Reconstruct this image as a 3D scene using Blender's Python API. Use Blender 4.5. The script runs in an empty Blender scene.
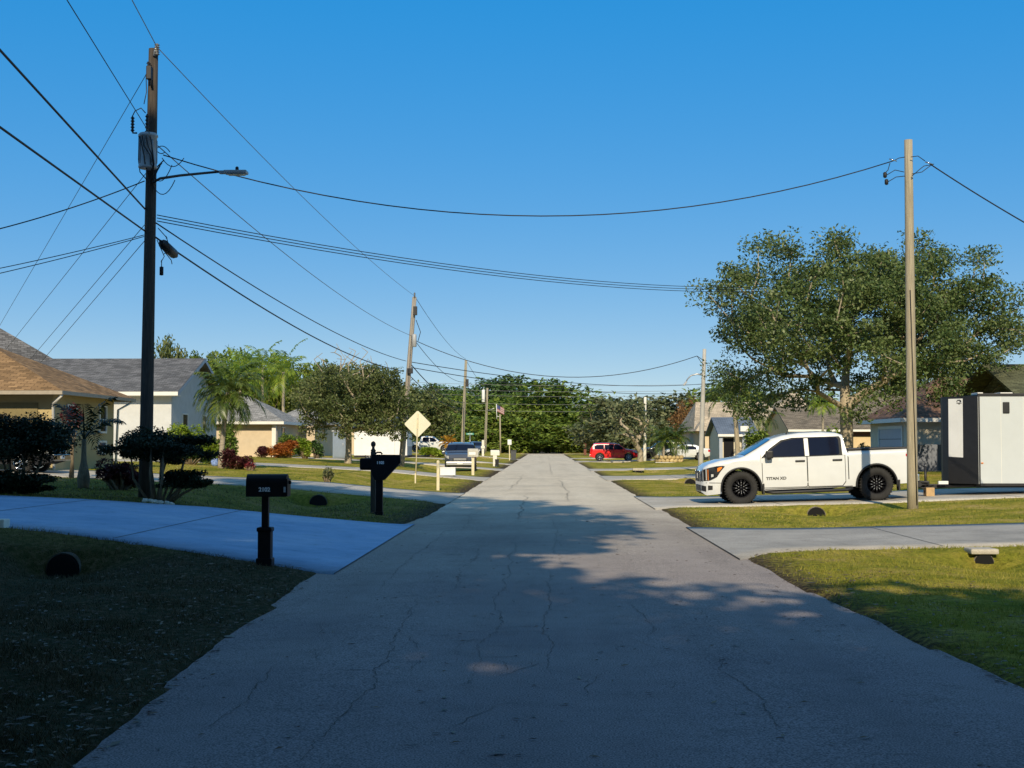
import bpy, bmesh, math, random
import numpy as np
from mathutils import Vector, Matrix, Euler

random.seed(7)
RNG = np.random.default_rng(7)
scene = bpy.context.scene
COL = scene.collection
PI = math.pi
R_ = math.radians

# ------------------------------------------------------------------ camera
FOC = 1420.0            # focal length in pixels of a 1024 wide frame
EYE = Vector((0, 0, 1.65))
TH = math.atan(60 / FOC)
PSI = math.atan(33 / FOC * math.cos(TH))
CAMROT = Euler((PI / 2 + TH, 0, PSI), 'XYZ')
CAMMAT = CAMROT.to_matrix()


def P(px, py, Y):
    """world point at road distance Y seen at a photo position"""
    d = CAMMAT @ Vector(((px - 512) / FOC, -(py - 384) / FOC, -1))
    t = Y / d.y
    return EYE + d * t


cam = bpy.data.cameras.new('camera')
cam.sensor_width = 36
cam.lens = FOC / 1024 * 36
cam.clip_start = 0.1
cam.clip_end = 3000
camo = bpy.data.objects.new('camera', cam)
camo.location = EYE
camo.rotation_euler = CAMROT
COL.objects.link(camo)
scene.camera = camo

# ------------------------------------------------------------------ light
SUN_EL = R_(30)
SUN_AZ = R_(-1.0)      # shadows run almost straight up the road
sd = Vector((math.sin(SUN_AZ) * math.cos(SUN_EL), math.cos(SUN_AZ) * math.cos(SUN_EL), -math.sin(SUN_EL)))
sun = bpy.data.lights.new('sun', 'SUN')
sun.energy = 5.0
sun.angle = R_(0.53)
sun.color = (1.0, 0.86, 0.62)
suno = bpy.data.objects.new('sun', sun)
suno.rotation_euler = sd.to_track_quat('-Z', 'Y').to_euler()
suno.location = (0, -30, 40)
COL.objects.link(suno)

world = bpy.data.worlds.new('World')
scene.world = world
world.use_nodes = True
wn = world.node_tree.nodes
wl = world.node_tree.links
wn.clear()
wo = wn.new('ShaderNodeOutputWorld')
bg = wn.new('ShaderNodeBackground')
sky = wn.new('ShaderNodeTexSky')
sky.sky_type = 'NISHITA'
sky.sun_disc = False
sky.sun_elevation = SUN_EL
sky.sun_rotation = R_(180) - SUN_AZ
sky.altitude = 0
sky.air_density = 0.7
sky.dust_density = 0.0
sky.ozone_density = 4.0
hs = wn.new('ShaderNodeHueSaturation')
hs.inputs['Saturation'].default_value = 4.48
hs.inputs['Hue'].default_value = 0.511
hs.inputs['Value'].default_value = 4.42
gm = wn.new('ShaderNodeGamma')
gm.inputs['Gamma'].default_value = 0.18
bg.inputs['Strength'].default_value = 0.12
wl.new(sky.outputs[0], gm.inputs['Color'])
wl.new(gm.outputs[0], hs.inputs['Color'])
hz = wn.new('ShaderNodeHueSaturation')            # paler blue overhead than low in the anti-sun sky
hz.inputs['Saturation'].default_value = 3.3
hz.inputs['Hue'].default_value = 0.505
hz.inputs['Value'].default_value = 3.9
wl.new(gm.outputs[0], hz.inputs['Color'])
wtc = wn.new('ShaderNodeTexCoord')
wsx = wn.new('ShaderNodeSeparateXYZ')
wl.new(wtc.outputs['Generated'], wsx.inputs[0])
wmr = wn.new('ShaderNodeMapRange')
wmr.interpolation_type = 'SMOOTHSTEP'
wmr.inputs['From Min'].default_value = 0.31
wmr.inputs['From Max'].default_value = 0.62
wl.new(wsx.outputs['Z'], wmr.inputs['Value'])
wmx = wn.new('ShaderNodeMix')
wmx.data_type = 'RGBA'
wl.new(wmr.outputs[0], wmx.inputs[0])
wl.new(hs.outputs[0], wmx.inputs[6])
wl.new(hz.outputs[0], wmx.inputs[7])
wl.new(wmx.outputs[2], bg.inputs['Color'])
wl.new(bg.outputs[0], wo.inputs['Surface'])
scene.view_settings.view_transform = 'Standard'
scene.view_settings.look = 'None'
scene.view_settings.exposure = 0
scene.render.engine = 'CYCLES'
scene.cycles.max_bounces = 6
scene.cycles.transparent_max_bounces = 6


# ------------------------------------------------------------------ tags
def tag(o, label=None, cat=None, group=None, kind=None):
    if label: o['label'] = label
    if cat: o['category'] = cat
    if group: o['group'] = group
    if kind: o['kind'] = kind
    return o


def empty(name, loc, label, cat, group=None, rz=0.0, ry=0.0):
    o = bpy.data.objects.new(name, None)
    o.empty_display_size = 0.3
    COL.objects.link(o)
    o.location = loc
    o.rotation_euler = (0, ry, rz)
    return tag(o, label, cat, group)


def copy_tree(o, parent=None):
    c = o.copy()
    COL.objects.link(c)
    if parent is not None:
        c.parent = parent
    for ch in list(o.children):
        copy_tree(ch, c)
    return c


# ------------------------------------------------------------------ mesh builder
class MB:
    def __init__(self):
        self.v = []; self.f = []; self.m = []; self.s = []

    def face(self, pts, m=0, s=False):
        i = len(self.v)
        self.v += [tuple(p) for p in pts]
        self.f.append(tuple(range(i, i + len(pts))))
        self.m.append(m); self.s.append(s)
        return self

    def add(self, verts, faces, m=0, s=False):
        i = len(self.v)
        self.v += [tuple(p) for p in verts]
        for f in faces:
            self.f.append(tuple(i + k for k in f))
            self.m.append(m); self.s.append(s)
        return self

    def box(self, x0, x1, y0, y1, z0, z1, m=0, bev=0.0, rot=None, piv=None):
        if bev > 0:
            b = bmesh.new()
            bmesh.ops.create_cube(b, size=1)
            for v in b.verts:
                v.co = Vector(((x0 + x1) / 2 + v.co.x * (x1 - x0), (y0 + y1) / 2 + v.co.y * (y1 - y0), (z0 + z1) / 2 + v.co.z * (z1 - z0)))
            bmesh.ops.bevel(b, geom=b.edges[:], offset=bev, segments=2, affect='EDGES', profile=0.6)
            vs = [v.co.copy() for v in b.verts]
            b.verts.index_update()
            fs = [[v.index for v in f.verts] for f in b.faces]
            b.free()
        else:
            vs = [Vector(p) for p in ((x0, y0, z0), (x1, y0, z0), (x1, y1, z0), (x0, y1, z0), (x0, y0, z1), (x1, y0, z1), (x1, y1, z1), (x0, y1, z1))]
            fs = [(0, 3, 2, 1), (4, 5, 6, 7), (0, 1, 5, 4), (1, 2, 6, 5), (2, 3, 7, 6), (3, 0, 4, 7)]
        if rot is not None:
            p = Vector(piv) if piv is not None else Vector(((x0 + x1) / 2, (y0 + y1) / 2, (z0 + z1) / 2))
            vs = [p + rot @ (v - p) for v in vs]
        return self.add(vs, fs, m)

    def tube(self, pts, rad, n=8, m=0, caps=True, s=True):
        pts = [Vector(p) for p in pts]
        k = len(pts)
        if not hasattr(rad, '__len__'):
            rad = [rad] * k
        base = len(self.v)
        up = Vector((0, 0, 1))
        prev = None
        for i in range(k):
            t = (pts[min(i + 1, k - 1)] - pts[max(i - 1, 0)])
            t = t.normalized() if t.length > 1e-9 else up
            if prev is None:
                a = t.cross(Vector((0, 1, 0)) if abs(t.y) < 0.9 else Vector((1, 0, 0))).normalized()
            else:
                a = (prev - t * prev.dot(t))
                a = a.normalized() if a.length > 1e-6 else t.orthogonal().normalized()
            prev = a
            b = t.cross(a)
            for j in range(n):
                an = 2 * PI * j / n
                self.v.append(tuple(pts[i] + (a * math.cos(an) + b * math.sin(an)) * rad[i]))
        for i in range(k - 1):
            for j in range(n):
                j2 = (j + 1) % n
                self.f.append((base + i * n + j, base + i * n + j2, base + (i + 1) * n + j2, base + (i + 1) * n + j))
                self.m.append(m); self.s.append(s)
        if caps:
            self.f.append(tuple(base + j for j in reversed(range(n)))); self.m.append(m); self.s.append(False)
            self.f.append(tuple(base + (k - 1) * n + j for j in range(n))); self.m.append(m); self.s.append(False)
        return self

    def lathe(self, prof, c=(0, 0, 0), axis='Z', n=20, m=0, s=True, close=False):
        """prof: list of (r, h)"""
        c = Vector(c)
        base = len(self.v)
        for (r, h) in prof:
            for j in range(n):
                a = 2 * PI * j / n
                ca, sa = r * math.cos(a), r * math.sin(a)
                if axis == 'Z': p = Vector((ca, sa, h))
                elif axis == 'Y': p = Vector((ca, h, -sa))
                else: p = Vector((h, ca, sa))
                self.v.append(tuple(c + p))
        k = len(prof)
        for i in range(k - 1 + (1 if close else 0)):
            i2 = (i + 1) % k
            for j in range(n):
                j2 = (j + 1) % n
                self.f.append((base + i * n + j, base + i * n + j2, base + i2 * n + j2, base + i2 * n + j))
                self.m.append(m); self.s.append(s)
        if not close:
            if prof[0][0] > 1e-6:
                self.f.append(tuple(base + j for j in reversed(range(n)))); self.m.append(m); self.s.append(False)
            if prof[-1][0] > 1e-6:
                self.f.append(tuple(base + (k - 1) * n + j for j in range(n))); self.m.append(m); self.s.append(False)
        return self

    def blob(self, c, r, seed=0, amp=0.15, seg=12, rings=8, m=0):
        rr = random.Random(seed)
        ph = [(rr.uniform(0, 6), rr.uniform(1, 3), rr.uniform(1, 3)) for _ in range(4)]
        base = len(self.v)
        for i in range(rings + 1):
            th = PI * i / rings
            for j in range(seg):
                a = 2 * PI * j / seg
                d = Vector((math.sin(th) * math.cos(a), math.sin(th) * math.sin(a), math.cos(th)))
                q = 1 + amp * sum(math.sin(p + d.x * k1 * 2 + d.y * k2 * 2 + d.z * k1) for p, k1, k2 in ph) / 2.5
                self.v.append((c[0] + d.x * r[0] * q, c[1] + d.y * r[1] * q, c[2] + d.z * r[2] * q))
        for i in range(rings):
            for j in range(seg):
                j2 = (j + 1) % seg
                self.f.append((base + i * seg + j, base + (i + 1) * seg + j, base + (i + 1) * seg + j2, base + i * seg + j2))
                self.m.append(m); self.s.append(True)
        return self

    def build(self, name, mats, parent=None, world=False):
        if not isinstance(mats, (list, tuple)):
            mats = [mats]
        vs = np.array(self.v, dtype=np.float64)
        if world and parent is not None:
            vs = vs - np.array(parent.location)
        me = bpy.data.meshes.new(name)
        me.from_pydata([tuple(p) for p in vs], [], self.f)
        for mt in mats:
            me.materials.append(mt)
        me.polygons.foreach_set('material_index', self.m)
        me.polygons.foreach_set('use_smooth', self.s)
        uv = me.uv_layers.new(name='uv')
        co = np.array(self.v)
        out = np.zeros((len(me.loops), 2))
        for p in me.polygons:
            n = p.normal
            if abs(n.z) > 0.98:
                u = Vector((1, 0, 0)); w = Vector((0, 1, 0))
            else:
                u = Vector((-n.y, n.x, 0)).normalized(); w = n.cross(u)
            for li in p.loop_indices:
                q = co[me.loops[li].vertex_index]
                out[li] = (q[0] * u.x + q[1] * u.y, q[0] * w.x + q[1] * w.y + q[2] * w.z)
        uv.data.foreach_set('uv', out.ravel())
        me.update()
        o = bpy.data.objects.new(name, me)
        COL.objects.link(o)
        if parent is not None:
            o.parent = parent
        return o


def np_mesh(name, verts, quads, mats, parent=None, smooth=False, midx=None):
    """fast mesh from arrays; quads is an (n,k) array"""
    verts = np.asarray(verts, dtype=np.float32)
    quads = np.asarray(quads, dtype=np.int32)
    k = quads.shape[1]
    me = bpy.data.meshes.new(name)
    me.vertices.add(len(verts))
    me.vertices.foreach_set('co', verts.ravel())
    me.loops.add(quads.size)
    me.loops.foreach_set('vertex_index', quads.ravel())
    me.polygons.add(len(quads))
    me.polygons.foreach_set('loop_start', np.arange(0, quads.size, k, dtype=np.int32))
    me.polygons.foreach_set('loop_total', np.full(len(quads), k, dtype=np.int32))
    if smooth:
        me.polygons.foreach_set('use_smooth', np.ones(len(quads), dtype=bool))
    for mt in (mats if isinstance(mats, (list, tuple)) else [mats]):
        me.materials.append(mt)
    if midx is not None:
        me.polygons.foreach_set('material_index', np.asarray(midx, dtype=np.int32))
    me.update(calc_edges=True)
    me.validate()
    o = bpy.data.objects.new(name, me)
    COL.objects.link(o)
    if parent is not None:
        o.parent = parent
    return o


# ------------------------------------------------------------------ materials
def new_mat(name):
    m = bpy.data.materials.new(name)
    m.use_nodes = True
    nt = m.node_tree
    b = nt.nodes.get('Principled BSDF')
    return m, nt.nodes, nt.links, b


def ramp(n, stops):
    r = n.new('ShaderNodeValToRGB')
    e = r.color_ramp.elements
    while len(e) > 1:
        e.remove(e[-1])
    e[0].position = stops[0][0]; e[0].color = (*stops[0][1], 1)
    for p, c in stops[1:]:
        q = e.new(p); q.color = (*c, 1)
    return r


def coords(n, l, kind='Object', scale=(1, 1, 1)):
    tc = n.new('ShaderNodeTexCoord')
    mp = n.new('ShaderNodeMapping')
    mp.inputs['Scale'].default_value = scale
    l.new(tc.outputs[kind], mp.inputs['Vector'])
    return mp.outputs['Vector']


def simple(name, col, rough=0.6, metal=0.0, var=0.15, scale=6.0, bump=0.0, bscale=60.0, spec=0.4, stretch=(1, 1, 1), coat=0.0, dirt=None):
    """plain coloured surface with noise in its colour and an optional fine bump"""
    m, n, l, b = new_mat(name)
    v = coords(n, l, 'Object', stretch)
    t = n.new('ShaderNodeTexNoise')
    t.inputs['Scale'].default_value = scale
    t.inputs['Detail'].default_value = 6
    t.inputs['Roughness'].default_value = 0.65
    l.new(v, t.inputs['Vector'])
    lo = tuple(c * (1 - var) for c in col); hi = tuple(min(1, c * (1 + var)) for c in col)
    stops = [(0.3, dirt if dirt else lo), (0.5, col), (0.72, hi)]
    r = ramp(n, stops)
    l.new(t.outputs['Fac'], r.inputs['Fac'])
    l.new(r.outputs['Color'], b.inputs['Base Color'])
    b.inputs['Roughness'].default_value = rough
    b.inputs['Metallic'].default_value = metal
    b.inputs['Specular IOR Level'].default_value = spec
    if coat:
        b.inputs['Coat Weight'].default_value = coat
        b.inputs['Coat Roughness'].default_value = 0.06
    if bump:
        t2 = n.new('ShaderNodeTexNoise')
        t2.inputs['Scale'].default_value = bscale
        t2.inputs['Detail'].default_value = 4
        l.new(v, t2.inputs['Vector'])
        bp = n.new('ShaderNodeBump')
        bp.inputs['Strength'].default_value = bump
        bp.inputs['Distance'].default_value = 0.02
        l.new(t2.outputs['Fac'], bp.inputs['Height'])
        l.new(bp.outputs['Normal'], b.inputs['Normal'])
    return m


def shingle(name, col, var=0.35, w=0.32, h=0.14):
    m, n, l, b = new_mat(name)
    v = coords(n, l, 'UV')
    br = n.new('ShaderNodeTexBrick')
    br.inputs['Scale'].default_value = 1.0
    br.inputs['Brick Width'].default_value = w
    br.inputs['Row Height'].default_value = h
    br.inputs['Mortar Size'].default_value = 0.012
    br.inputs['Bias'].default_value = 0.0
    br.inputs['Color1'].default_value = (*[c * (1 - var) for c in col], 1)
    br.inputs['Color2'].default_value = (*[min(1, c * (1 + var)) for c in col], 1)
    br.inputs['Mortar'].default_value = (*[c * 0.45 for c in col], 1)
    l.new(v, br.inputs['Vector'])
    t = n.new('ShaderNodeTexNoise'); t.inputs['Scale'].default_value = 0.8; t.inputs['Detail'].default_value = 8
    l.new(v, t.inputs['Vector'])
    mx = n.new('ShaderNodeMix'); mx.data_type = 'RGBA'; mx.blend_type = 'MULTIPLY'
    mx.inputs[0].default_value = 0.7
    r = ramp(n, [(0.3, (0.6, 0.6, 0.6)), (0.7, (1.15, 1.12, 1.1))])
    l.new(t.outputs['Fac'], r.inputs['Fac'])
    l.new(br.outputs['Color'], mx.inputs[6]); l.new(r.outputs['Color'], mx.inputs[7])
    l.new(mx.outputs[2], b.inputs['Base Color'])
    b.inputs['Roughness'].default_value = 0.9
    b.inputs['Specular IOR Level'].default_value = 0.15
    bp = n.new('ShaderNodeBump'); bp.inputs['Strength'].default_value = 0.5; bp.inputs['Distance'].default_value = 0.03
    l.new(br.outputs['Fac'], bp.inputs['Height']); bp.invert = True
    l.new(bp.outputs['Normal'], b.inputs['Normal'])
    return m


def leafmat(name, cols, trans=0.25, nscale=0.5, rough=0.5, spec=0.25):
    """cols: dark, mid, light leaf colours picked per leaf, shifted by clump noise"""
    m, n, l, b = new_mat(name)
    g = n.new('ShaderNodeNewGeometry')
    v = coords(n, l, 'Object')
    t = n.new('ShaderNodeTexNoise'); t.inputs['Scale'].default_value = nscale; t.inputs['Detail'].default_value = 3
    l.new(v, t.inputs['Vector'])
    a = n.new('ShaderNodeMath'); a.operation = 'MULTIPLY_ADD'
    a.inputs[1].default_value = 0.55
    l.new(g.outputs['Random Per Island'], a.inputs[0])
    c = n.new('ShaderNodeMath'); c.operation = 'MULTIPLY_ADD'
    c.inputs[1].default_value = 0.9; c.inputs[2].default_value = -0.23
    l.new(t.outputs['Fac'], c.inputs[0])
    l.new(c.outputs[0], a.inputs[2])
    k = len(cols)
    r = ramp(n, [(i / (k - 1), cc) for i, cc in enumerate(cols)])
    l.new(a.outputs[0], r.inputs['Fac'])
    l.new(r.outputs['Color'], b.inputs['Base Color'])
    b.inputs['Roughness'].default_value = rough
    b.inputs['Specular IOR Level'].default_value = spec
    tr = n.new('ShaderNodeBsdfTranslucent')
    hs2 = n.new('ShaderNodeHueSaturation'); hs2.inputs['Value'].default_value = 1.3; hs2.inputs['Hue'].default_value = 0.485
    l.new(r.outputs['Color'], hs2.inputs['Color'])
    l.new(hs2.outputs[0], tr.inputs['Color'])
    mx = n.new('ShaderNodeMixShader'); mx.inputs[0].default_value = trans
    l.new(b.outputs[0], mx.inputs[1]); l.new(tr.outputs[0], mx.inputs[2])
    out = n.get('Material Output')
    l.new(mx.outputs[0], out.inputs['Surface'])
    return m


def paint(name, col, rough=0.35, coat=0.8, metal=0.0):
    m = simple(name, col, rough=rough, var=0.04, scale=2.0, spec=0.5, coat=coat, metal=metal)
    return m


M = {}
M['wire'] = simple('black_wire', (0.012, 0.012, 0.013), 0.6, var=0.1)
M['wire_grey'] = simple('grey_wire', (0.16, 0.16, 0.16), 0.5, var=0.1, metal=0.3)
M['wood_dark'] = simple('dark_weathered_wood', (0.06, 0.047, 0.036), 0.85, var=0.5, scale=5, stretch=(8, 8, 0.4), bump=0.6, bscale=20)
M['wood_pole'] = simple('weathered_pole_wood', (0.36, 0.31, 0.22), 0.85, var=0.35, scale=4, stretch=(12, 12, 0.35), bump=0.6, bscale=18)
M['wood_grey'] = simple('grey_pole_wood', (0.33, 0.29, 0.24), 0.85, var=0.3, scale=4, stretch=(10, 10, 0.35), bump=0.5, bscale=18)
M['concrete_pole'] = simple('pale_concrete_pole', (0.42, 0.40, 0.36), 0.8, var=0.15, scale=3, bump=0.2)
M['grey_metal'] = simple('grey_painted_metal', (0.36, 0.37, 0.38), 0.45, var=0.12, scale=3, spec=0.5)
M['steel'] = simple('galvanised_steel', (0.42, 0.43, 0.44), 0.4, metal=0.7, var=0.15, scale=8)
M['chrome'] = simple('bright_chrome', (0.75, 0.75, 0.75), 0.15, metal=1.0, var=0.05)
M['black_plastic'] = simple('black_plastic', (0.016, 0.016, 0.018), 0.5, var=0.2)
M['black_paint'] = simple('satin_black_paint', (0.006, 0.006, 0.008), 0.5, var=0.25, scale=10, spec=0.15)
M['rubber'] = simple('tyre_rubber', (0.022, 0.021, 0.02), 0.85, var=0.3, scale=12, bump=0.3, bscale=40)
M['glass'] = simple('tinted_glass', (0.006, 0.008, 0.020), 0.06, var=0.1, spec=0.35)
M['glass_blue'] = simple('windscreen_glass', (0.02, 0.05, 0.10), 0.05, var=0.1, spec=0.9)
M['lamp_glass'] = simple('clear_lamp_glass', (0.55, 0.55, 0.52), 0.12, var=0.1, spec=0.7)
M['lamp_dark'] = simple('smoked_lamp_glass', (0.02, 0.02, 0.022), 0.1, var=0.3, spec=0.7)
M['amber'] = simple('amber_lens', (0.75, 0.22, 0.03), 0.2, var=0.1)
M['red_lens'] = simple('red_lens', (0.55, 0.012, 0.016), 0.2, var=0.1)
M['white_metal'] = simple('white_painted_metal', (0.74, 0.73, 0.70), 0.45, var=0.06, scale=2)
M['white_trim'] = simple('white_trim_paint', (0.74, 0.71, 0.64), 0.6, var=0.06, scale=3)
M['white_dirty'] = simple('chalky_white_paint', (0.70, 0.67, 0.58), 0.7, var=0.12, scale=8)
M['plate'] = simple('sign_back_aluminium', (0.66, 0.62, 0.47), 0.5, var=0.05, scale=4)
M['post_white'] = simple('cream_painted_post', (0.66, 0.58, 0.38), 0.7, var=0.12, scale=9)
M['mouth_shade'] = simple('black_mouth_shade', (0.006, 0.006, 0.006), 0.95, var=0.1)
M['pipe'] = simple('dirty_concrete_pipe', (0.17, 0.15, 0.12), 0.95, var=0.5, scale=9, bump=0.4)
M['bark'] = simple('grey_brown_bark', (0.20, 0.155, 0.10), 0.95, var=0.45, scale=7, stretch=(3, 3, 0.8), bump=0.9, bscale=14)
M['bark_pale'] = simple('pale_bark', (0.36, 0.30, 0.21), 0.95, var=0.35, scale=6, stretch=(3, 3, 0.8), bump=0.7, bscale=14)
M['palm_bark'] = simple('ringed_palm_bark', (0.33, 0.28, 0.21), 0.95, var=0.35, scale=6, stretch=(0.6, 0.6, 6), bump=0.6, bscale=10)
M['digits'] = simple('reflective_white_figures', (0.75, 0.75, 0.78), 0.5, var=0.02)
M['badge'] = simple('dark_badge', (0.02, 0.02, 0.02), 0.4, var=0.1)
M['wood_block'] = simple('pine_block', (0.45, 0.30, 0.15), 0.8, var=0.2, scale=8)
# ------------------------------------------------------------------ the ground
LX = [-400, -60, -26, -20, -16, -11, -9.5, -7, -5, -3, 3, 5, 9, 12, 18, 26, 60, 400]
LZ = [1.0, 1.0, 0.95, 0.87, 0.80, 0.57, 0.51, 0.36, 0.17, 0.0, 0.0, 0.02, 0.12, 0.25, 0.40, 0.45, 0.5, 0.5]


def prof(x):
    return np.interp(x, LX, LZ)


def dip(x):
    return 0.31 * np.exp(-((x + 6.3) / 1.25) ** 2) + 0.16 * np.exp(-((x - 6.6) / 1.3) ** 2)


# driveways: (name, side, [(|x|, y_near, y_far)...])
DRV = {
    'L1': (-1, [(2.7, 18.2, 29.4), (3.25, 18.7, 29.0), (5.2, 19.9, 29.0), (6.5, 20.4, 29.0), (8, 21.0, 29.0), (12, 21.4, 29.2), (40, 21.6, 29.4)]),
    'L2': (-1, [(2.7, 39.3, 48.2), (3.4, 40.4, 47.2), (5, 40.6, 47), (30, 40.8, 47.2)]),
    'L3': (-1, [(2.7, 63.5, 71), (3.4, 64.6, 70), (30, 65, 70)]),
    'L4': (-1, [(2.7, 88, 95), (3.4, 89, 94), (16, 89, 94)]),
    'L5': (-1, [(2.7, 113, 119), (3.4, 114, 118), (16, 114, 118)]),
    'L6': (-1, [(2.7, 150, 156), (3.4, 151, 155), (20, 151, 155)]),
    'R1': (1, [(2.8, 20.6, 28.4), (3.4, 21.8, 27.9), (4.4, 22.3, 27.6), (40, 22.5, 27.6)]),
    'R2': (1, [(2.8, 36.2, 45), (3.5, 37.2, 44.2), (40, 37.6, 44.2)]),
    'R3': (1, [(2.8, 64.2, 74), (3.5, 65.6, 73), (22, 66, 73)]),
    'R4': (1, [(2.8, 86.5, 95), (3.5, 87.5, 94), (22, 88, 94)]),
    'R5': (1, [(2.8, 127.5, 139), (3.5, 129, 138), (20, 130, 138)]),
    'R6': (1, [(2.8, 158, 166), (3.5, 159, 165), (20, 159, 165)]),
}


def smooth(e0, e1, x):
    t = np.clip((x - e0) / (e1 - e0), 0, 1)
    return t * t * (3 - 2 * t)


def hnoise(x, y, s, seed=0):
    return (np.sin(x * s + seed) * np.cos(y * s * 1.17 + seed * 2.1) + 0.5 * np.sin(x * s * 2.3 + y * s * 1.9 + seed * 3.7))


def drive_dist(x, y):
    """signed distance to the nearest driveway edge in y (negative inside)"""
    d = np.full(np.broadcast(x, y).shape, 99.0)
    for k, (sd_, st) in DRV.items():
        ax = x * sd_
        xs = [s[0] for s in st]
        n_ = np.interp(ax, xs, [s[1] for s in st]); f_ = np.interp(ax, xs, [s[2] for s in st])
        q = np.maximum(n_ - y, y - f_)
        q = np.where(ax < xs[0] - 0.3, 99.0, q)
        q = np.where(ax > xs[-1], np.hypot(np.maximum(q, 0), ax - xs[-1]), q)
        d = np.minimum(d, q)
    return d


def left_edge(y):
    return np.interp(y, [-60, 4, 7.3, 10, 13, 16, 18, 29, 33, 40, 400], [-2.35, -2.35, -2.42, -2.62, -2.78, -2.9, -3.0, -3.0, -2.72, -2.72, -2.75]) + 0.022 * hnoise(y * 1.0, y * 0.3, 0.9, 1) + 0.012 * hnoise(y, y, 3.1, 2)


def right_edge(y):
    return np.interp(y, [-60, 7, 10, 14, 18, 400], [3.3, 3.3, 3.28, 3.1, 2.98, 2.95]) + 0.022 * hnoise(y * 1.0, y * 0.3, 0.8, 4) + 0.012 * hnoise(y, y, 2.9, 5)


CULV = [(-6.66, 19.55, -.09, .22), (-6.37, 39.85, -.03, .24), (6.6, 21.6, -.14, .14), (6.93, 36.55, -.20, .23), (6.6, 64.8, -.2, .26), (5.7, 86.9, -.2, .24)]


def ground(x, y, under=True):
    x = np.asarray(x, dtype=float); y = np.asarray(y, dtype=float)
    b = prof(x)
    d = drive_dist(x, y)
    k = smooth(0.05, 1.1, d)
    fade = smooth(225, 232, y)
    z = b - dip(x) * k * (1 - fade)
    z = z * (1 - fade) + fade * np.where(y > 243, 0.12, -0.06)
    z = z + 0.018 * hnoise(x, y, 1.3, 3) * k
    for (cx, cy, cz, cr) in CULV:                      # turf over each pipe, hollow before its mouth
        e = np.exp(-((x - cx) / 0.5) ** 4)
        m_ = e * smooth(cy + 0.02, cy + 0.22, y) * smooth(cy + 2.0, cy + 0.6, y)
        z = np.where((m_ > 0.001) & (d > 0), np.maximum(z, z * (1 - m_) + m_ * (cz + cr * 1.09 + 0.02)), z)
        h_ = np.exp(-((x - cx) / 0.55) ** 2) * smooth(cy - 2.2, cy - 0.1, y) * (y < cy + 0.02)
        z = np.where(h_ > 0.001, np.minimum(z, z * (1 - h_) + h_ * (cz - cr * 0.75)), z)
    if under:
        z = z - 0.07 * smooth(0.12, -0.22, d)
        inside = (x > left_edge(y) + 0.02) & (x < right_edge(y) - 0.02)
        z = np.where(inside, -0.10, z)
    return z


def gz(x, y):
    return float(ground(x, y, False))


def axis_pts(segs):
    out = []
    for a, b_, st in segs:
        out += list(np.arange(a, b_, st))
    return np.array(sorted(set(np.round(out, 4))))


gx = axis_pts([(-500, -60, 40), (-60, -26, 3), (-26, -13, 0.5), (-13, 13, 0.2), (13, 26, 0.5), (26, 60, 3), (60, 501, 40)])
gy = axis_pts([(-120, -12, 6), (-12, 5, 1), (5, 52, 0.22), (52, 100, 0.6), (100, 250, 1.5), (250, 340, 6), (340, 1400, 60)])
GX, GY = np.meshgrid(gx, gy)
GZ = ground(GX, GY)
vs = np.stack([GX, GY, GZ], -1).reshape(-1, 3)
nx, ny = len(gx), len(gy)
ii = np.arange(nx * ny).reshape(ny, nx)
qs = np.stack([ii[:-1, :-1], ii[:-1, 1:], ii[1:, 1:], ii[1:, :-1]], -1).reshape(-1, 4)


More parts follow.
